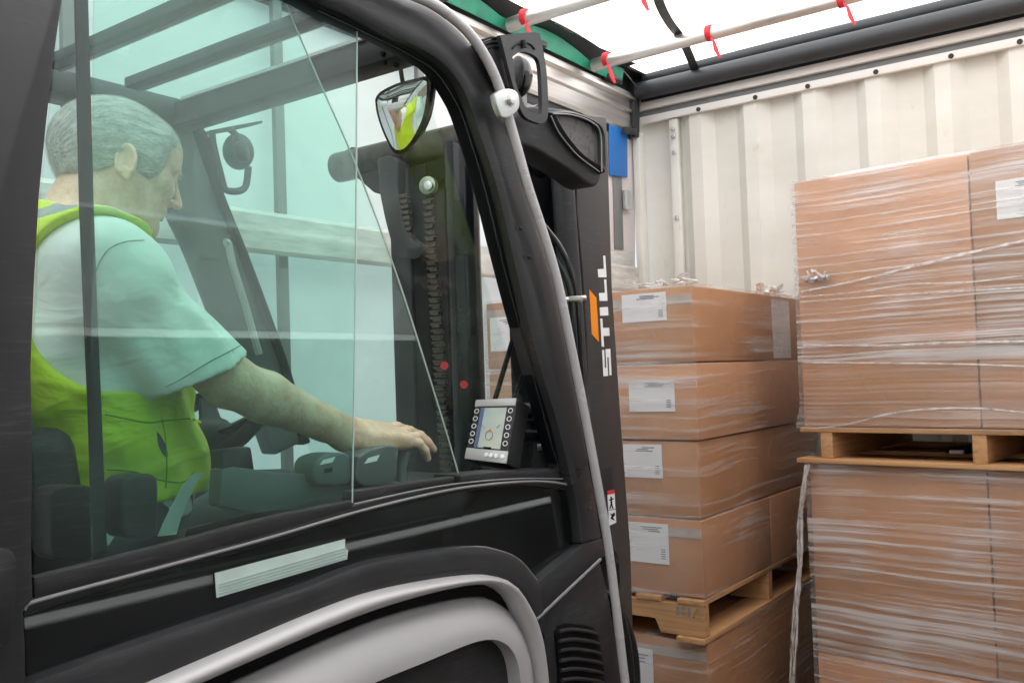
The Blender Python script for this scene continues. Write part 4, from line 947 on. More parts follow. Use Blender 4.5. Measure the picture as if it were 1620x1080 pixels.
pe = lambda P, Y, th, name, m, **k: MB().prism([oY(a, b, Y) for a, b in P], (0, th, 0)).build(name, m, mast, bevel=.004, **k)
pe([(545, 238), (556, 232), (570, 235), (600, 245), (610, 310), (590, 304), (566, 283), (550, 255)], 1.82, .06, 'mast_bracket', M['frame2'])
pe(smoothline([(596, 252), (612, 246), (628, 256), (629, 300), (636, 345), (646, 372), (658, 384), (664, 384), (664, 407), (634, 407), (622, 392), (610, 352), (600, 305)], 50), 1.78, .05, 'mast_hook', M['frame'])
pe([(590, 246), (640, 240), (700, 236), (735, 226), (738, 262), (690, 290), (640, 300), (600, 268)], 1.83, .06, 'mast_bracket', M['black'])
pu = MB().disc(oY(678, 294, 1.80), (.3, -1, 0), .024, .02, 24).build('chain_pulley', mat('pulley_steel', (.26, .30, .25), .35, .7, .3, 30), mast, bevel=.004)
MB().disc(oY(678, 294, 1.788), (.3, -1, 0), .012, .012, 18).build('pulley_hub', M['zinc'], pu, bevel=.002)
g = MB(); h_ = MB()
k = 0; z = 2.02
pA = oY(678, 320, 1.80); pB = oY(706, 745, 1.80); nL = 44
for i in range(nL):
    c = pA.lerp(pB, i/(nL-1)); c.x += 0
    g.box(c+Vector((.006 if i % 2 else .0, 0, 0)), (.026, .012, .0072))
    g.tube([c+Vector((-.019, 0, .006)), c+Vector((.019, 0, .006))], .0035, 6)
g.build('lift_chain', M['chain'], mast)
g = MB()
pA = oY(640, 310, 1.79); pB = oY(648, 380, 1.79)
for i in range(9):
    c = pA.lerp(pB, i/8); g.box(c, (.024 if i % 2 else .03, .014, .009))
g.build('lift_chain', M['chain'], mast)
for (px, py, mt2, rr_) in ((703, 578, 'redlab', .010), (734, 608, 'redlab', .010)):
    MB().disc(oT(px, py, 2.26), ray(px, py), rr_, .004, 16).build('round_sticker', M[mt2], mast)
# hoses and clamps
def hose(P, t, r, par=mast): return MB().tube([Vector(p) for p in smoothline([tuple(oT(a, b, t)) for a, b in P], 50)], r, 10).build('hydraulic_hose', M['blackg'], par)
hose([(850, 345), (868, 367), (884, 388), (902, 425), (912, 470), (917, 540), (922, 640), (930, 740), (940, 850)], 2.0, .0065)
hose([(850, 375), (870, 398), (888, 424), (902, 460), (908, 520), (913, 640), (922, 760)], 1.99, .0065)
hose([(955, 860), (966, 866), (975, 890), (976, 930), (970, 965), (976, 985)], 1.9, .0065)
hose([(960, 950), (982, 968), (998, 1005), (1006, 1050), (1008, 1110)], 1.9, .008)
hose([(950, 930), (975, 955), (990, 1000), (998, 1060), (1000, 1120)], 1.89, .008)
MB().tube([oT(884, 475, 1.93), oT(926, 471, 1.96)], .0055, 10).build('hose_clamp', M['steel'], mast)
MB().box(oT(910, 473, 1.94), (.026, .022, .012)).build('hose_clamp', M['steel'], mast, bevel=.002)
MB().tube([oT(893, 521, 1.99), oT(908, 519, 2.0)], .005, 8).build('hose_clamp', M['zinc'], mast)
g = MB()
for k_ in range(5):
    c = oT(838+k_*8, 245+k_*16, 2.14); g.tube([c, c+Vector((.03, 0, -.05))], .012, 8)
MB().tube([oT(846, 240, 2.16), oT(850, 262, 2.15), oT(866, 270, 2.14)], .016, 12).build('hose_fitting', M['greasy'], mast)
MB().sphere(oT(856, 262, 2.14), (.022, .022, .03)).build('hose_fitting', M['black'], mast)
MB().span((XM-.08, 1.73, 1.0), (XM-.13, 1.9, 2.12)).build('mast_channel', M['black'], mast, bevel=.004)
# lettering on the mast side: STILL reading upwards, orange parallelogram beside it
Z8 = lambda P: [(900+x*.24073, 380+y*.24074) for x, y in P]
def decal(P, m, name='lettering', X=XM+.0012): return MB().prism(LX(Z8(P), X), (-.001, 0, 0)).build(name, m, mast)
decal([(135, 323), (181, 378), (198, 668), (151, 616)], M['orange'], 'orange_mark')
decal([(226, 101), (239, 101), (248, 243), (195, 243), (190, 190), (231, 188)], M['logo'])            # L
decal([(232, 257), (246, 257), (254, 398), (203, 398), (199, 347), (238, 345)], M['logo'])            # L
decal([(204, 441), (256, 438), (260, 493), (207, 496)], M['logo'])                                     # I
decal([(207, 514), (220, 514), (224, 576), (265, 574), (268, 627), (227, 629), (232, 699), (217, 699)], M['logo'])   # T
decal([(219, 720), (232, 720), (236, 832), (247, 842), (242, 716), (272, 713), (281, 885), (268, 887), (262, 768), (252, 768), (258, 890), (228, 893)], M['logo'])  # S body
wl = MB().prism(LX([(961, 776), (972, 774), (975, 826), (964, 831)], XM+.0012), (-.001, 0, 0)).build('warning_label', M['logo'], mast)
MB().prism(LX([(961, 776), (972, 774), (972.4, 780), (961.3, 782)], XM+.0020), (-.001, 0, 0)).build('label_band', M['redlab'], wl)
for P in ([(966, 785), (968, 785), (969, 799), (971, 804), (969, 804), (967.5, 799), (965.5, 805), (964.5, 804), (966.3, 797)], [(964, 790), (971.5, 787.5), (971.5, 789), (964, 791.5)], [(965, 811), (968, 813), (972, 810), (973.5, 814), (970, 818), (973, 823), (966, 820), (968, 816)], [(963, 806.2), (973.6, 804.4), (973.7, 805.2), (963.1, 807)]):
    MB().prism(LX(P, XM+.0020), (-.001, 0, 0)).build('label_figure', M['black'], wl)
# far lamp outside the windscreen corner
fl = MB().sphere(oX(377, 240, -1.74), (.034, .036, .042), 20, 14).build('far_work_lamp', M['inner'], FK)
MB().disc(oX(384, 240, -1.70), (.6, .4, .1), .024, .02, 20).build('lamp_rim', M['frame2'], fl, bevel=.004)
MB().tube(LX([(372, 226), (372, 212), (364, 205)], -1.72), .008, 8).build('lamp_stem', M['inner'], fl)
lineX([(335, 208), (338, 232), (350, 280), (356, 299), (370, 303), (384, 300), (390, 290), (393, 264)], -1.73, .008, 'lamp_hoop', M['inner'], par=fl)
MB().prism(LX([(334, 206), (376, 198), (415, 191), (415, 195), (378, 204), (334, 212)], -1.72), (-.03, 0, 0)).build('lamp_hood', M['inner'], fl)
# chassis, counterweight, wheels (below and behind the view)
MB().span((-.99, .0, .30), (XF2-.03, 1.45, .50)).build('chassis', M['frame2'], FK, bevel=.02)
MB().span((-.975, .05, .52), (-.99, 1.5, 1.0)).build('side_skirt', M['silver2'], FK, bevel=.004)
MB().prism([Vector((-.93, y, z)) for y, z in ((.02, .25), (.02, 1.15), (-.35, 1.12), (-.75, .95), (-.82, .4), (-.7, .25))], (-.80, 0, 0)).build('counterweight', M['silver2'], FK, bevel=.05, seg=3)
MB().span((-1.0, -.12, 1.1), (-1.06, -.04, 2.08)).build('rear_roof_leg', M['frame'], FK, bevel=.01)
MB().span((XF2, -.12, 1.1), (XF2-.06, -.04, 2.08)).build('rear_roof_leg', M['frame'], FK, bevel=.01)
for x, y, r_ in ((-1.06, 1.35, .27), (-1.62, 1.35, .27), (-1.06, -.35, .22), (-1.62, -.35, .22)):
    wh = MB().disc((x, y, r_), (1, 0, 0), r_, .18, 36).build('wheel', M['black'], FK, bevel=.025)
    MB().disc((x, y, r_), (1, 0, 0), r_*.55, .19, 24).build('wheel_rim', M['silver'], wh, bevel=.01)
for x in (-1.62, -1.24):
    g = MB().span((x, 2.03, .05), (x+.1, 2.07, .62)); g.span((x, 2.071, .05), (x+.1, 2.75, .09)); g.build('fork', M['frame2'], FK, bevel=.004)
MB().span((-1.72, 1.995, .2), (-1.12, 2.03, .6)).build('fork_carriage', M['frame2'], FK, bevel=.006)
# ================================================================== THE DRIVER (implicit surfaces meshed into continuous skins)
def snet(f, lo, hi, h):
    lo = np.array(lo, float); n = np.ceil((np.array(hi)-lo)/h).astype(int)+1
    ax = [lo[i]+h*np.arange(n[i]) for i in range(3)]
    G = np.stack(np.meshgrid(*ax, indexing='ij'), -1).astype(np.float64)
    F = f(G.reshape(-1, 3)).reshape(n)
    S = F < 0
    C = [(i, j, k) for i in (0, 1) for j in (0, 1) for k in (0, 1)]
    def sub(A, c): return A[c[0]:A.shape[0]-1+c[0], c[1]:A.shape[1]-1+c[1], c[2]:A.shape[2]-1+c[2]]
    cnt = sum(sub(S, c).astype(int) for c in C); act = (cnt > 0) & (cnt < 8)
    idx = -np.ones(act.shape, int); cells = np.argwhere(act); idx[act] = np.arange(len(cells))
    P = np.zeros((len(cells), 3)); Wt = np.zeros(len(cells))
    for a in C:
        for ax_ in range(3):
            if a[ax_] == 0:
                b = list(a); b[ax_] = 1
                fa = F[tuple((cells+a).T)]; fb = F[tuple((cells+b).T)]
                x = (fa < 0) != (fb < 0); t = np.where(x, fa/np.where(x, fa-fb, 1), 0)
                p = np.array(a, float)+np.zeros((len(cells), 3)); p[:, ax_] += t
                P[x] += p[x]; Wt[x] += 1
    V = lo+h*(cells+P/Wt[:, None])
    Q = []
    for ax_ in range(3):
        o1, o2 = [i for i in range(3) if i != ax_]
        sl0 = [slice(None)]*3; sl1 = [slice(None)]*3; sl0[ax_] = slice(0, -1); sl1[ax_] = slice(1, None)
        ed = S[tuple(sl0)] != S[tuple(sl1)]; E = np.argwhere(ed)
        E = E[(E[:, o1] > 0) & (E[:, o2] > 0) & (E[:, o1] < idx.shape[o1]) & (E[:, o2] < idx.shape[o2]) & (E[:, ax_] < idx.shape[ax_])]
        def g(d1, d2): e = E.copy(); e[:, o1] -= d1; e[:, o2] -= d2; return idx[tuple(e.T)]
        q = np.stack([g(1, 1), g(0, 1), g(0, 0), g(1, 0)], -1)
        ins = S[tuple(E.T)]; flip = ins if ax_ != 1 else ~ins
        q[~flip] = q[~flip][:, ::-1]; Q.append(q)
    Q = np.concatenate(Q); Q = Q[(Q >= 0).all(1)]
    return V, Q
def sdmesh(name, parts, material, parent, smooth_it=1, matfn=None, label=None, color=None):
    vs = []; qs = []; o = 0
    for V, Q in parts: vs.append(V); qs.append(Q+o); o += len(V)
    V = np.concatenate(vs); Q = np.concatenate(qs)
    for _ in range(smooth_it):
        acc = np.zeros_like(V); c = np.zeros(len(V))
        for a, b in ((0, 1), (1, 2), (2, 3), (3, 0)):
            np.add.at(acc, Q[:, a], V[Q[:, b]]); np.add.at(c, Q[:, a], 1); np.add.at(acc, Q[:, b], V[Q[:, a]]); np.add.at(c, Q[:, b], 1)
        V = V*.5+.5*acc/np.maximum(c, 1)[:, None]
    base = np.zeros(3); pp = parent
    while pp is not None: base += np.array(pp.location); pp = pp.parent
    me = bpy.data.meshes.new(name); me.vertices.add(len(V)); me.vertices.foreach_set('co', (V-base).ravel())
    me.loops.add(Q.size); me.loops.foreach_set('vertex_index', Q.ravel()); me.polygons.add(len(Q))
    me.polygons.foreach_set('loop_start', np.arange(0, Q.size, 4)); me.polygons.foreach_set('loop_total', np.full(len(Q), 4))
    me.update(calc_edges=True)
    for m_ in (material if isinstance(material, list) else [material]): me.materials.append(m_)
    if matfn is not None: me.polygons.foreach_set('material_index', matfn(V[Q].mean(1)).astype(int))
    me.polygons.foreach_set('use_smooth', [True]*len(Q))
    me.validate(); me.update()
    if sum((me.vertices[i].co-Vector((0, 0, 0))).dot(me.vertices[i].normal) for i in range(0, 1)) is None: pass
    o = bpy.data.objects.new(name, me); COL.objects.link(o); o.parent = parent
    if label: o['label'] = label
    return o
def smin(a, b, k):
    h = np.clip(.5+.5*(b-a)/k, 0, 1); return b*(1-h)+a*h-k*h*(1-h)
def smax(a, b, k): return -smin(-a, -b, k)
def cone(p, a, b, ra, rb):
    a = np.array(a, float); b = np.array(b, float); ab = b-a; t = np.clip(((p-a)@ab)/(ab@ab), 0, 1)
    return np.linalg.norm(p-a-t[:, None]*ab, axis=1)-(ra+(rb-ra)*t)
def ell(p, c, r, Rm=None):
    q = p-np.array(c, float)
    if Rm is not None: q = q@Rm
    r = np.array(r, float); k0 = np.linalg.norm(q/r, axis=1); k1 = np.linalg.norm(q/(r*r), axis=1)
    return k0*(k0-1)/np.maximum(k1, 1e-9)
def nz(p, f, s=0.):
    x, y, z = (p*f).T
    return (np.sin(x*1.3+1.7*np.sin(y*.9+s)+s)+np.sin(y*1.7+1.3*np.sin(z*1.1+s*2)+2.1*s)+np.sin(z*1.5+1.9*np.sin(x*.8+s*3)))/3
def rotx(a): c, s = math.cos(a), math.sin(a); return np.array([[1, 0, 0], [0, c, -s], [0, s, c]])
def rotz(a): c, s = math.cos(a), math.sin(a); return np.array([[c, -s, 0], [s, c, 0], [0, 0, 1]])
PX = -1.36
HC = np.array(oX(194, 253, PX)); PITCHH = R(-20)
RH = rotz(R(-11))@rotx(PITCHH)          # head local -> world (columns)
HS = .925
def hl(p): return (p-HC)@RH/HS           # world -> head local
def hw(q): return HC+RH@(np.array(q, float)*HS)
SH = np.array(oX(176, 436, -1.17)); EL = np.array(oX(360, 602, -1.13)); WR = np.array(oX(556, 688, -1.12))
def head(p):
    q = hl(p); x, y, z = q.T; ax = np.abs(x); qa = np.stack([ax, y, z], 1)
    d = ell(q, (0, -.012, .006), (.074, .094, .080))
    d = smin(d, ell(q, (0, .022, -.045), (.060, .070, .070)), .03)
    d = smin(d, ell(q, (0, .045, .03), (.062, .048, .052)), .02)          # forehead
    d = smin(d, cone(qa, (.056, .0, -.055), (.018, .070, -.100), .016, .016), .03)   # jaw line
    d = smin(d, ell(q, (0, .078, -.098), (.020, .018, .016)), .015)         # chin
    d = smin(d, cone(qa, (.050, .055, -.022), (.030, .078, -.028), .014, .012), .018)  # cheekbone
    d = smin(d, cone(qa, (.012, .089, .016), (.042, .072, .012), .009, .008), .010)  # brow
    d = smax(d, -ell(qa, (.030, .097, -.004), (.015, .012, .009)), .008)             # socket
    d = smin(d, ell(qa, (.029, .078, -.005), (.0125, .0115, .0115)), .002)           # eyeball and lid
    d = smin(d, cone(q, (0, .092, .006), (0, .114, -.033), .0065, .0088), .010)       # nose
    d = smin(d, ell(qa, (.011, .098, -.037), (.007, .010, .007)), .006)              # nostril wing
    d = smin(d, ell(q, (0, .084, -.060), (.026, .014, .012)), .010)
    d = smin(d, cone(qa, (0, .0955, -.060), (.019, .086, -.061), .0042, .003), .004)
    d = smin(d, cone(qa, (0, .0945, -.069), (.017, .085, -.068), .0048, .003), .004)
    # ears: dish with raised helix
    e = np.stack([ax, y, z], 1)
    er = rotz(R(-34))@rotx(R(14)); c0 = np.array([.079, -.014, -.030]); l = (e-c0)@er/.90
    outer = ell(l, (0, 0, 0), (.0075, .0185, .030)); outer = smin(outer, ell(l, (0, .005, -.025), (.006, .009, .011)), .006)
    rim = np.abs(np.linalg.norm(np.stack([l[:, 1]/.0170, (l[:, 2]-.002)/.0300], 1), axis=1)-1)*.02
    rim = np.sqrt(rim**2+(l[:, 0]-.006)**2)-.0040; rim = np.where(l[:, 2] < -.022, .02, rim)
    ear = smin(outer, rim, .004)
    ear = smax(ear, -ell(l, (.0115, .004, .004), (.0120, .0110, .0190)), .002)
    ear = smin(ear, ell(l, (.003, .013, -.004), (.005, .004, .006)), .003)
    d = smin(d, ear, .004)
    return d
NB = np.array([PX, HC[1]-.105, 1.745]); NT = hw((0, -.025, -.07))
def neck(p): return smin(cone(p, NB, NT, .062, .054), cone(p, NB+np.array([0, .03, -.03]), hw((0, .02, -.075)), .055, .045), .03)
def headneck(p): return smin(head(p), neck(p), .022)
LS = np.array([PX-.20, SH[1]+.01, SH[2]]); LE = np.array([PX-.25, .72, 1.38]); LW = np.array([-1.52, .89, 1.45])
TOR = [((PX, .72, 1.20), (.18, .15, .13)), ((PX, .755, 1.38), (.165, .135, .17)), ((PX, .725, 1.57), (.185, .145, .17))]
def torso(p):
    d = ell(p, *TOR[0])
    for c, r in TOR[1:]: d = smin(d, ell(p, c, r), .06)
    d = smin(d, cone(p, NB+np.array([.03, -.035, -.018]), SH, .068, .062), .06)
    d = smin(d, cone(p, NB+np.array([-.03, -.035, -.018]), LS, .068, .062), .06)
    return d
def arm(p, s, e, w): 
    d = cone(p, s, e, .044, .038); ab = w-e
    m = e+ab*.28
    d = smin(d, cone(p, e, m, .037, .0385), .015); d = smin(d, cone(p, m, e+ab*.75, .0385, .028), .01)
    q = p-w; return smin(d, cone(p, e+ab*.75, w, .029, .0255), .01)
def hand(p, w, fwd, side, upv, curl, k=1.0, lens=(.066, .086, .092, .086), spread=(.034, .012, -.012, -.034), thumb=True, drop=(0, 0, 0, 0)):
    """side points to the little finger"""
    f, s, u = [np.array(v, float)/np.linalg.norm(v) for v in (fwd, side, upv)]
    def P(a, b, c): return w+f*a*k+s*b*k+u*c*k
    Rm = np.stack([f, s, u], 1)
    d = cone(p, P(-.01, 0, 0), P(.03, 0, 0), .0250*k, .024*k)
    q = (p-P(.055, 0, -.001))@Rm; b_ = np.abs(q)-np.array([.036, .030, .004])*k
    d = smin(d, np.linalg.norm(np.maximum(b_, 0), axis=1)+np.minimum(b_.max(1), 0)-.0105*k, .018)
    d = smin(d, ell(p, P(.035, .024, -.012), (.03*k, .014*k, .013*k), Rm), .012)    # heel of the hand, little-finger side
    d = smin(d, ell(p, P(.03, -.024, -.010), (.028*k, .016*k, .015*k), Rm), .012)   # ball of the thumb
    for i in range(4):
        r = (.0083, .0092, .0096, .0094)[i]*k; a0 = P((.082, .092, .095, .090)[i], spread[i], .000)
        d = smin(d, cone(p, P(.045, spread[i]*.55, .004), a0, .0065*k, r*1.05), .010)   # tendon to knuckle
        ang = curl[i]; fin = None; pt = a0
        for j, frac in enumerate((.44, .31, .25)):
            dr = f*math.cos(ang[j])-u*math.sin(ang[j])+s*(spread[i]*1.2+drop[i]); dr /= np.linalg.norm(dr)
            nx = pt+dr*lens[i]*frac*k; c_ = cone(p, pt, nx, r*(1-.08*j), r*(.94-.09*j))
            c_ = smin(c_, np.linalg.norm(p-nx, axis=1)-r*(.97-.1*j), .003) if j < 2 else c_
            fin = c_ if fin is None else smin(fin, c_, .003); pt = nx
        d = smin(d, fin, .0045)
    if thumb:
        t0 = P(.022, -.026, -.008); t1 = P(.050, -.046, -.020); t2 = P(.074, -.050, -.030); t3 = P(.094, -.044, -.038)
        th = smin(cone(p, t0, t1, .014*k, .0115*k), cone(p, t1, t2, .0112*k, .0102*k), .004); th = smin(th, cone(p, t2, t3, .010*k, .0082*k), .003)
        d = smin(d, th, .007)
    return d
FW = np.array(oX(655, 688, -1.115))-WR; FW /= np.linalg.norm(FW)
SD = np.array([.93, -.28, -.22]); SD = SD-FW*(SD@FW); SD /= np.linalg.norm(SD); UP = np.cross(SD, FW); UP = UP if UP[2] > 0 else -UP
CUR = [[R(8), R(34), R(52)], [R(0), R(20), R(32)], [R(-4), R(14), R(26)], [R(-6), R(12), R(22)]]
def rarm(p):
    d = arm(p, SH, EL, WR)
    d = smin(d, hand(p, WR, FW, SD, UP, CUR, 1.10), .014)
    return d+.0007*nz(p, 90, 1)
LFW = np.array([.15, .9, .30]); 
def larm(p):
    d = arm(p, LS, LE, LW)
    return smin(d, hand(p, LW, LFW, (-1, .2, -.2), (-.1, .1, 1), [[R(50), R(80), R(100)]]*4, 1.0), .014)
PR = thing('person', 'grey haired man in pale polo shirt and yellow green vest seated at the forklift controls', 'person', (PX, .72, 1.12))
AR = np.stack([SH, EL, WR])
skin = [snet(headneck, HC-np.array([.12, .15, .19]), HC+np.array([.12, .15, .14]), .0026),
        snet(rarm, AR.min(0)-np.array([.07, .08, .11]), AR.max(0)+np.array([.06, .24, .07]), .0032),
        snet(larm, np.minimum(LS, np.minimum(LE, LW))-.08, np.maximum(LS, np.maximum(LE, LW))+np.array([.08, .22, .08]), .0055),
        snet(lambda p: torso(p)+.012, (PX-.3, .5, 1.1), (PX+.3, 1.0, 1.85), .012)]
sdmesh('body_skin', skin, M['skin'], PR, 1)
# hair: a cap over the cranium, combed back, cut round the ears and at the nape
def hair(p):
    q = hl(p); x, y, z = q.T; ax = np.abs(x)
    flow = z*1.0+y*.35
    phi = np.arctan2(x, z+.06)
    str_ = .0006*np.sin(phi*46+5*np.sin(y*17+1)+2*np.sin(z*30))+.0005*np.sin(phi*105+6*np.sin(y*24+phi*2))+.0030*nz(q, 30, 2.)
    cap = ell(q, (0, -.018, .006), (.0825, .1045, .0905))+str_
    cap = smin(cap, ell(q, (0, .036, .046), (.060, .050, .040))+str_, .02)
    cap = smin(cap, ell(q, (0, -.070, -.022), (.062, .034, .056))+str_, .02)
    cap = smin(cap, ell(np.stack([ax, y, z], 1), (.066, .018, .004), (.014, .028, .045))+str_*.5, .01)
    front = y-(.040+.50*(z+.030))+.003*np.sin(z*160)
    cap = smax(cap, front, .004)
    bottom = np.where(y > -.022, -.034, np.maximum(-.034+(y+.022)*.95, -.078))-z
    cap = smax(cap, bottom, .004)
    ear = ell(np.stack([ax, y, z], 1), (.090, -.012, -.036), (.034, .019, .030))
    cap = smax(cap, -ear, .003)
    brow = cone(np.stack([ax, y, z], 1), (.016, .0985, .013), (.044, .0815, .012), .0035, .0025)+str_*.4
    cap = np.minimum(cap, brow)
    return cap
hp = snet(hair, HC-np.array([.13, .16, .15]), HC+np.array([.13, .15, .15]), .0022)
ho = sdmesh('hair', [hp], M['hair'], PR, 1)
rs = np.random.RandomState(5); Vh = hp[0]; sel = rs.choice(len(Vh), 5200, replace=False); gh = []; fh = []
qh = hl(Vh[sel]); keep = (qh[:, 0] > -.03) | (qh[:, 2] > .03); qh = qh[keep]
def hgrad(q, e=.002):
    g_ = np.stack([(hair(HC+(q+np.eye(3)[i]*e)*HS@RH.T)-hair(HC+(q-np.eye(3)[i]*e)*HS@RH.T)) for i in range(3)], 1); return g_/np.maximum(np.linalg.norm(g_, axis=1), 1e-6)[:, None]
cur = qh.copy(); seqs = [cur.copy()]; jit_ = rs.normal(0, .34, cur.shape)
for k in range(6):
    nr = hgrad(cur); dv = np.stack([0*cur[:, 0], -1+0*cur[:, 0], -.25-np.clip(-cur[:, 1]*12, 0, 1.6)], 1)+jit_
    dv -= nr*(dv*nr).sum(1)[:, None]; dv /= np.linalg.norm(dv, axis=1)[:, None]
    cur = cur+dv*.0052; dd = hair(HC+cur*HS@RH.T); cur = cur-nr*(dd-.0010-.0004*k)[:, None]*.8; seqs.append(cur.copy())
seqs = np.array(seqs); mbh = MB()
nrm0 = hgrad(qh); wd = np.cross(nrm0, np.array([0, -1, -.3])); wd /= np.maximum(np.linalg.norm(wd, axis=1), 1e-6)[:, None]
for j in range(len(qh)):
    w_ = .00042; pl = []
    for k in range(7):
        ww = w_*(1-.8*k/6); c0_ = seqs[k, j]; pl += [hw(c0_-wd[j]*ww), hw(c0_+wd[j]*ww)]
    mbh.add(pl, [(2*k, 2*k+1, 2*k+3, 2*k+2) for k in range(6)])
strand = mat('grey_hair_strand', (.62, .61, .58), .4, 0, .4, 60)
ob = mbh.build('hair_strands', strand, PR)
ob.name = 'hair_strands'; ob['kind'] = 'stuff'
# shirt: torso and sleeves with folds
ax_ = (EL-SH)/np.linalg.norm(EL-SH); SE = SH+ax_*(np.linalg.norm(EL-SH)*.80)
vn = np.cross(ax_, [1, 0, 0]); vn /= np.linalg.norm(vn)
ppx = lambda a, b, X=-1.12: np.array(oX(a, b, X))
cutA, cutB = ppx(397, 552), ppx(268, 624); cd = (cutB-cutA)/np.linalg.norm(cutB-cutA)
cutn = np.cross([1, 0, 0], cd); cutn /= np.linalg.norm(cutn); cutn = cutn if cutn@ax_ > 0 else -cutn
cmid = (cutA+cutB)/2; crad = np.linalg.norm(cutB-cutA)/2
def sleeve(p, grow=0.):
    v = (p-SH)@vn; t = (p-SH)@ax_
    fold = .0085*(np.abs(np.sin(27*v+4*np.sin(t*9+.5)+9*p[:, 0]))**.8-.6)*np.clip(t/.05+.5, 0, 1)+.0028*np.sin(130*v-38*t+5)*np.clip(1.2-t*5, .2, 1)
    q = p.copy(); q[:, 0] = (q[:, 0]-SH[0])*1.30+SH[0]
    return cone(q, SH+np.array([0, .0, -.005]), cmid+cutn*.03+np.array([(SH[0]-cmid[0])*.0, 0, 0]), .066+grow, crad*1.02+grow)*.85+fold
def shirt(p):
    v = (p-SH)@vn
    t = torso(p)-.014+.004*np.sin(48*p[:, 2]+30*p[:, 1]+5*np.sin(p[:, 1]*14))+.003*nz(p, 28, .4)
    s = smax(sleeve(p), (p-cmid)@cutn, .002)
    d = smin(t, s, .025)
    d = smax(d, -smax(sleeve(p, -.011), -((p-cmid)@cutn)-.07, .002), .002)
    ls = smax(cone(p, LS, LE, .085, .075), (p-(LS*.25+LE*.75))@((LE-LS)/np.linalg.norm(LE-LS)), .002)
    d = smin(d, ls, .025)
    if False: d = smin(d, smax(cone(p, NB+np.array([0, -.008, -.05]), NB+np.array([0, .012, .035]), .082, .078), -(cone(p, NB+np.array([0, -.008, -.05]), NB+np.array([0, .03, .12]), .072, .070)), .003), .01)
    return smax(d, 1.355-p[:, 2], .004)
def ringneck(dz, r, th, m_, nm, fl=(1, 1)):
    t_ = (NT-NB)/np.linalg.norm(NT-NB); u1 = np.array([1., 0, 0]); u2 = np.cross(t_, u1); c_ = NB+t_*dz
    MB().tube([Vector(c_+r*(u1*math.cos(k)+u2*math.sin(k)*1.02)) for k in np.linspace(0, 2*math.pi, 49)], th, 10, cap=False, flat=fl).build(nm, m_, PR)
ringneck(.036, .0625, .012, mat('navy_collar', (.02, .025, .035), .7), 'collar', (.5, 1))
ringneck(.049, .061, .004, M['logo'], 'collar_edge')
def shirtmat(c):
    return (((c-NB)@np.array([0, .35, .94]) > .012) & (np.linalg.norm(c[:, :2]-NB[:2], axis=1) < .13)).astype(int)
sp = snet(shirt, (PX-.36, .48, 1.10), (cutA[0]+.12 if False else -.98, 1.02, 1.86), .0052)
sdmesh('shirt', [sp], M['shirt'], PR, 1)
# stitched seams on the sleeve: armhole and hem
def seam(P, X, off=.002):
    pts = []
    for a, b in smoothline(P, 30):
        d = np.array(ray(a, b)); o = np.array(CAMP); ts = np.linspace(1.05, 1.5, 400); pp = o+d*ts[:, None]; v = shirt(pp); k = np.argmax(v < 0)
        if v[k] < 0: pts.append(Vector(pp[k])-Vector(d)*off)
    return pts
for P in ([(152, 430), (160, 410), (175, 392), (200, 382), (228, 380)], [(262, 612), (290, 597), (330, 573), (370, 552), (388, 541)]):
    q = seam(P, 0, .0006)
    if len(q) > 4: MB().tube(q, .0009, 5).build('shirt_seam', mat('seam_shadow_thread', (.30, .34, .32), .8), PR)
# vest
AH = np.array(oX(190, 470, -1.15))
def vest(p):
    t = torso(p)-.027+.0035*np.sin(55*p[:, 2]+25*p[:, 1]+7*np.sin(p[:, 1]*12+2))+.007*nz(p, 26, 1.4)+.003*np.abs(nz(p, 55, 2.2))
    t = smin(t, ell(p, (PX+.06, .842, 1.43), (.09, .066, .075))-.004, .03)      # loaded front pocket
    sd_ = np.abs(p[:, 0]-PX)
    q = np.stack([sd_, p[:, 1], p[:, 2]], 1)
    hole = ell(q, (.245, AH[1]-.015, AH[2]-.005), (.130, .150, .130), rotx(R(-14)))
    t = smax(t, -hole, .006)
    neckh = ell(p, NB+np.array([0, .02, .045]), (.098, .10, .085))
    t = smax(t, -neckh, .006)
    t = smax(t, -(torso(p)-.012), .002)
    return smax(t, 1.385-p[:, 2], .006)
def vestmat(c):
    v = CAMP; r_ = np.array([proj(x) for x in c]); y = r_[:, 1]+.30*(r_[:, 0]-62)
    return ((y > 330) & (y < 345) & (r_[:, 0] < 150)).astype(int)
vp = snet(vest, (PX-.28, .46, 1.12), (PX+.28, 1.02, 1.86), .0045)
vo = sdmesh('vest', [vp], [M['vest'], M['reflect']], PR, 1, matfn=vestmat)
def onsurf(f, a, b, off=.001):
    d = np.array(ray(a, b)); o = np.array(CAMP); ts = np.linspace(1.05, 1.7, 900); pp = o+d*ts[:, None]; v = f(pp); k = int(np.argmax(v < 0)); return Vector(pp[k])-Vector(d)*off
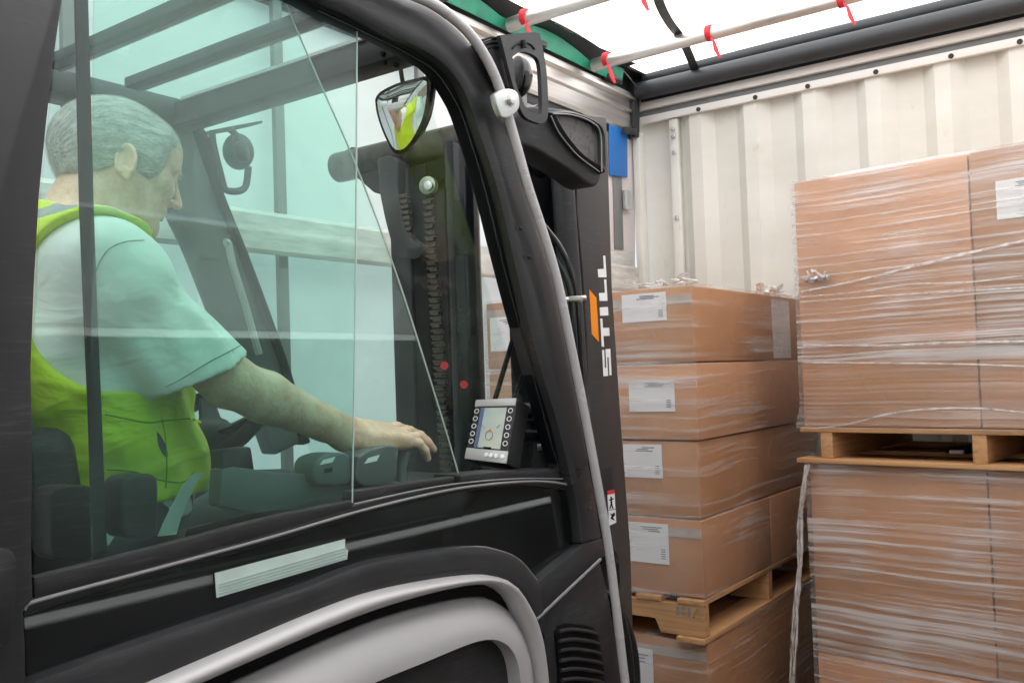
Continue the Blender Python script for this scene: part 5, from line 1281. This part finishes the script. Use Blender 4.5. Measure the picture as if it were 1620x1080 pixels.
for P, r_ in (([(166, 655), (200, 662), (235, 668), (268, 664), (300, 662), (318, 668)], .0012), ([(256, 662), (262, 700), (264, 740), (262, 772)], .0011), ([(170, 742), (210, 745), (250, 758), (290, 762), (308, 745)], .0012)):
    MB().tube([onsurf(vest, a, b, .0004) for a, b in smoothline(P, 26)], r_, 5).build('vest_seam', mat('vest_binding', (.20, .34, .03), .7), PR)
MB().prism([onsurf(vest, a, b, .0015) for a, b in smoothline([(248, 682), (254, 688), (262, 704), (266, 722), (260, 720), (251, 704), (248, 682)], 18)[:-1]], (-.0, 0, -.0008)).build('pocket_opening', M['trousers'], PR)
# trousers and boots
def trous(p):
    x = np.abs(p[:, 0]-PX); q = np.stack([x, p[:, 1], p[:, 2]], 1)
    d = ell(p, (PX, .72, 1.18), (.185, .16, .10))
    d = smin(d, cone(q, (.09, .74, 1.17), (.13, 1.16, 1.20), .085, .062), .04)
    d = smin(d, cone(q, (.13, 1.16, 1.20), (.13, 1.24, .68), .062, .045), .03)
    d = smin(d, smax(torso(p)-.011, p[:, 2]-1.40, .01), .02)
    return d+.003*np.sin(60*p[:, 1]+20*p[:, 2])
sdmesh('trousers', [snet(trous, (PX-.25, .5, .62), (PX+.25, 1.34, 1.43), .010)], M['trousers'], PR, 1)
def boot(p):
    x = np.abs(p[:, 0]-PX); q = np.stack([x, p[:, 1], p[:, 2]], 1)
    return smax(smin(cone(q, (.13, 1.25, .70), (.13, 1.25, .61), .05, .045), cone(q, (.13, 1.25, .60), (.135, 1.40, .585), .045, .04), .03), .553-p[:, 2], .004)
sdmesh('boots', [snet(boot, (PX-.2, 1.15, .54), (PX+.2, 1.46, .76), .011)], M['boot'], PR, 1)
# seat belt over the hip
bl = MB().band(LX([(323, 747), (312, 760), (298, 790), (287, 818), (279, 845)], -1.17), LX([(303, 753), (290, 768), (275, 795), (261, 822), (250, 848)], -1.17), (-.002, 0, 0)).build('seat_belt', M['belt'], FK)
MB().band(LX([(200, 826), (190, 835), (172, 862)], -1.16), LX([(172, 822), (168, 835), (168, 862)], -1.16), (-.002, 0, 0)).build('seat_belt', M['belt'], FK)
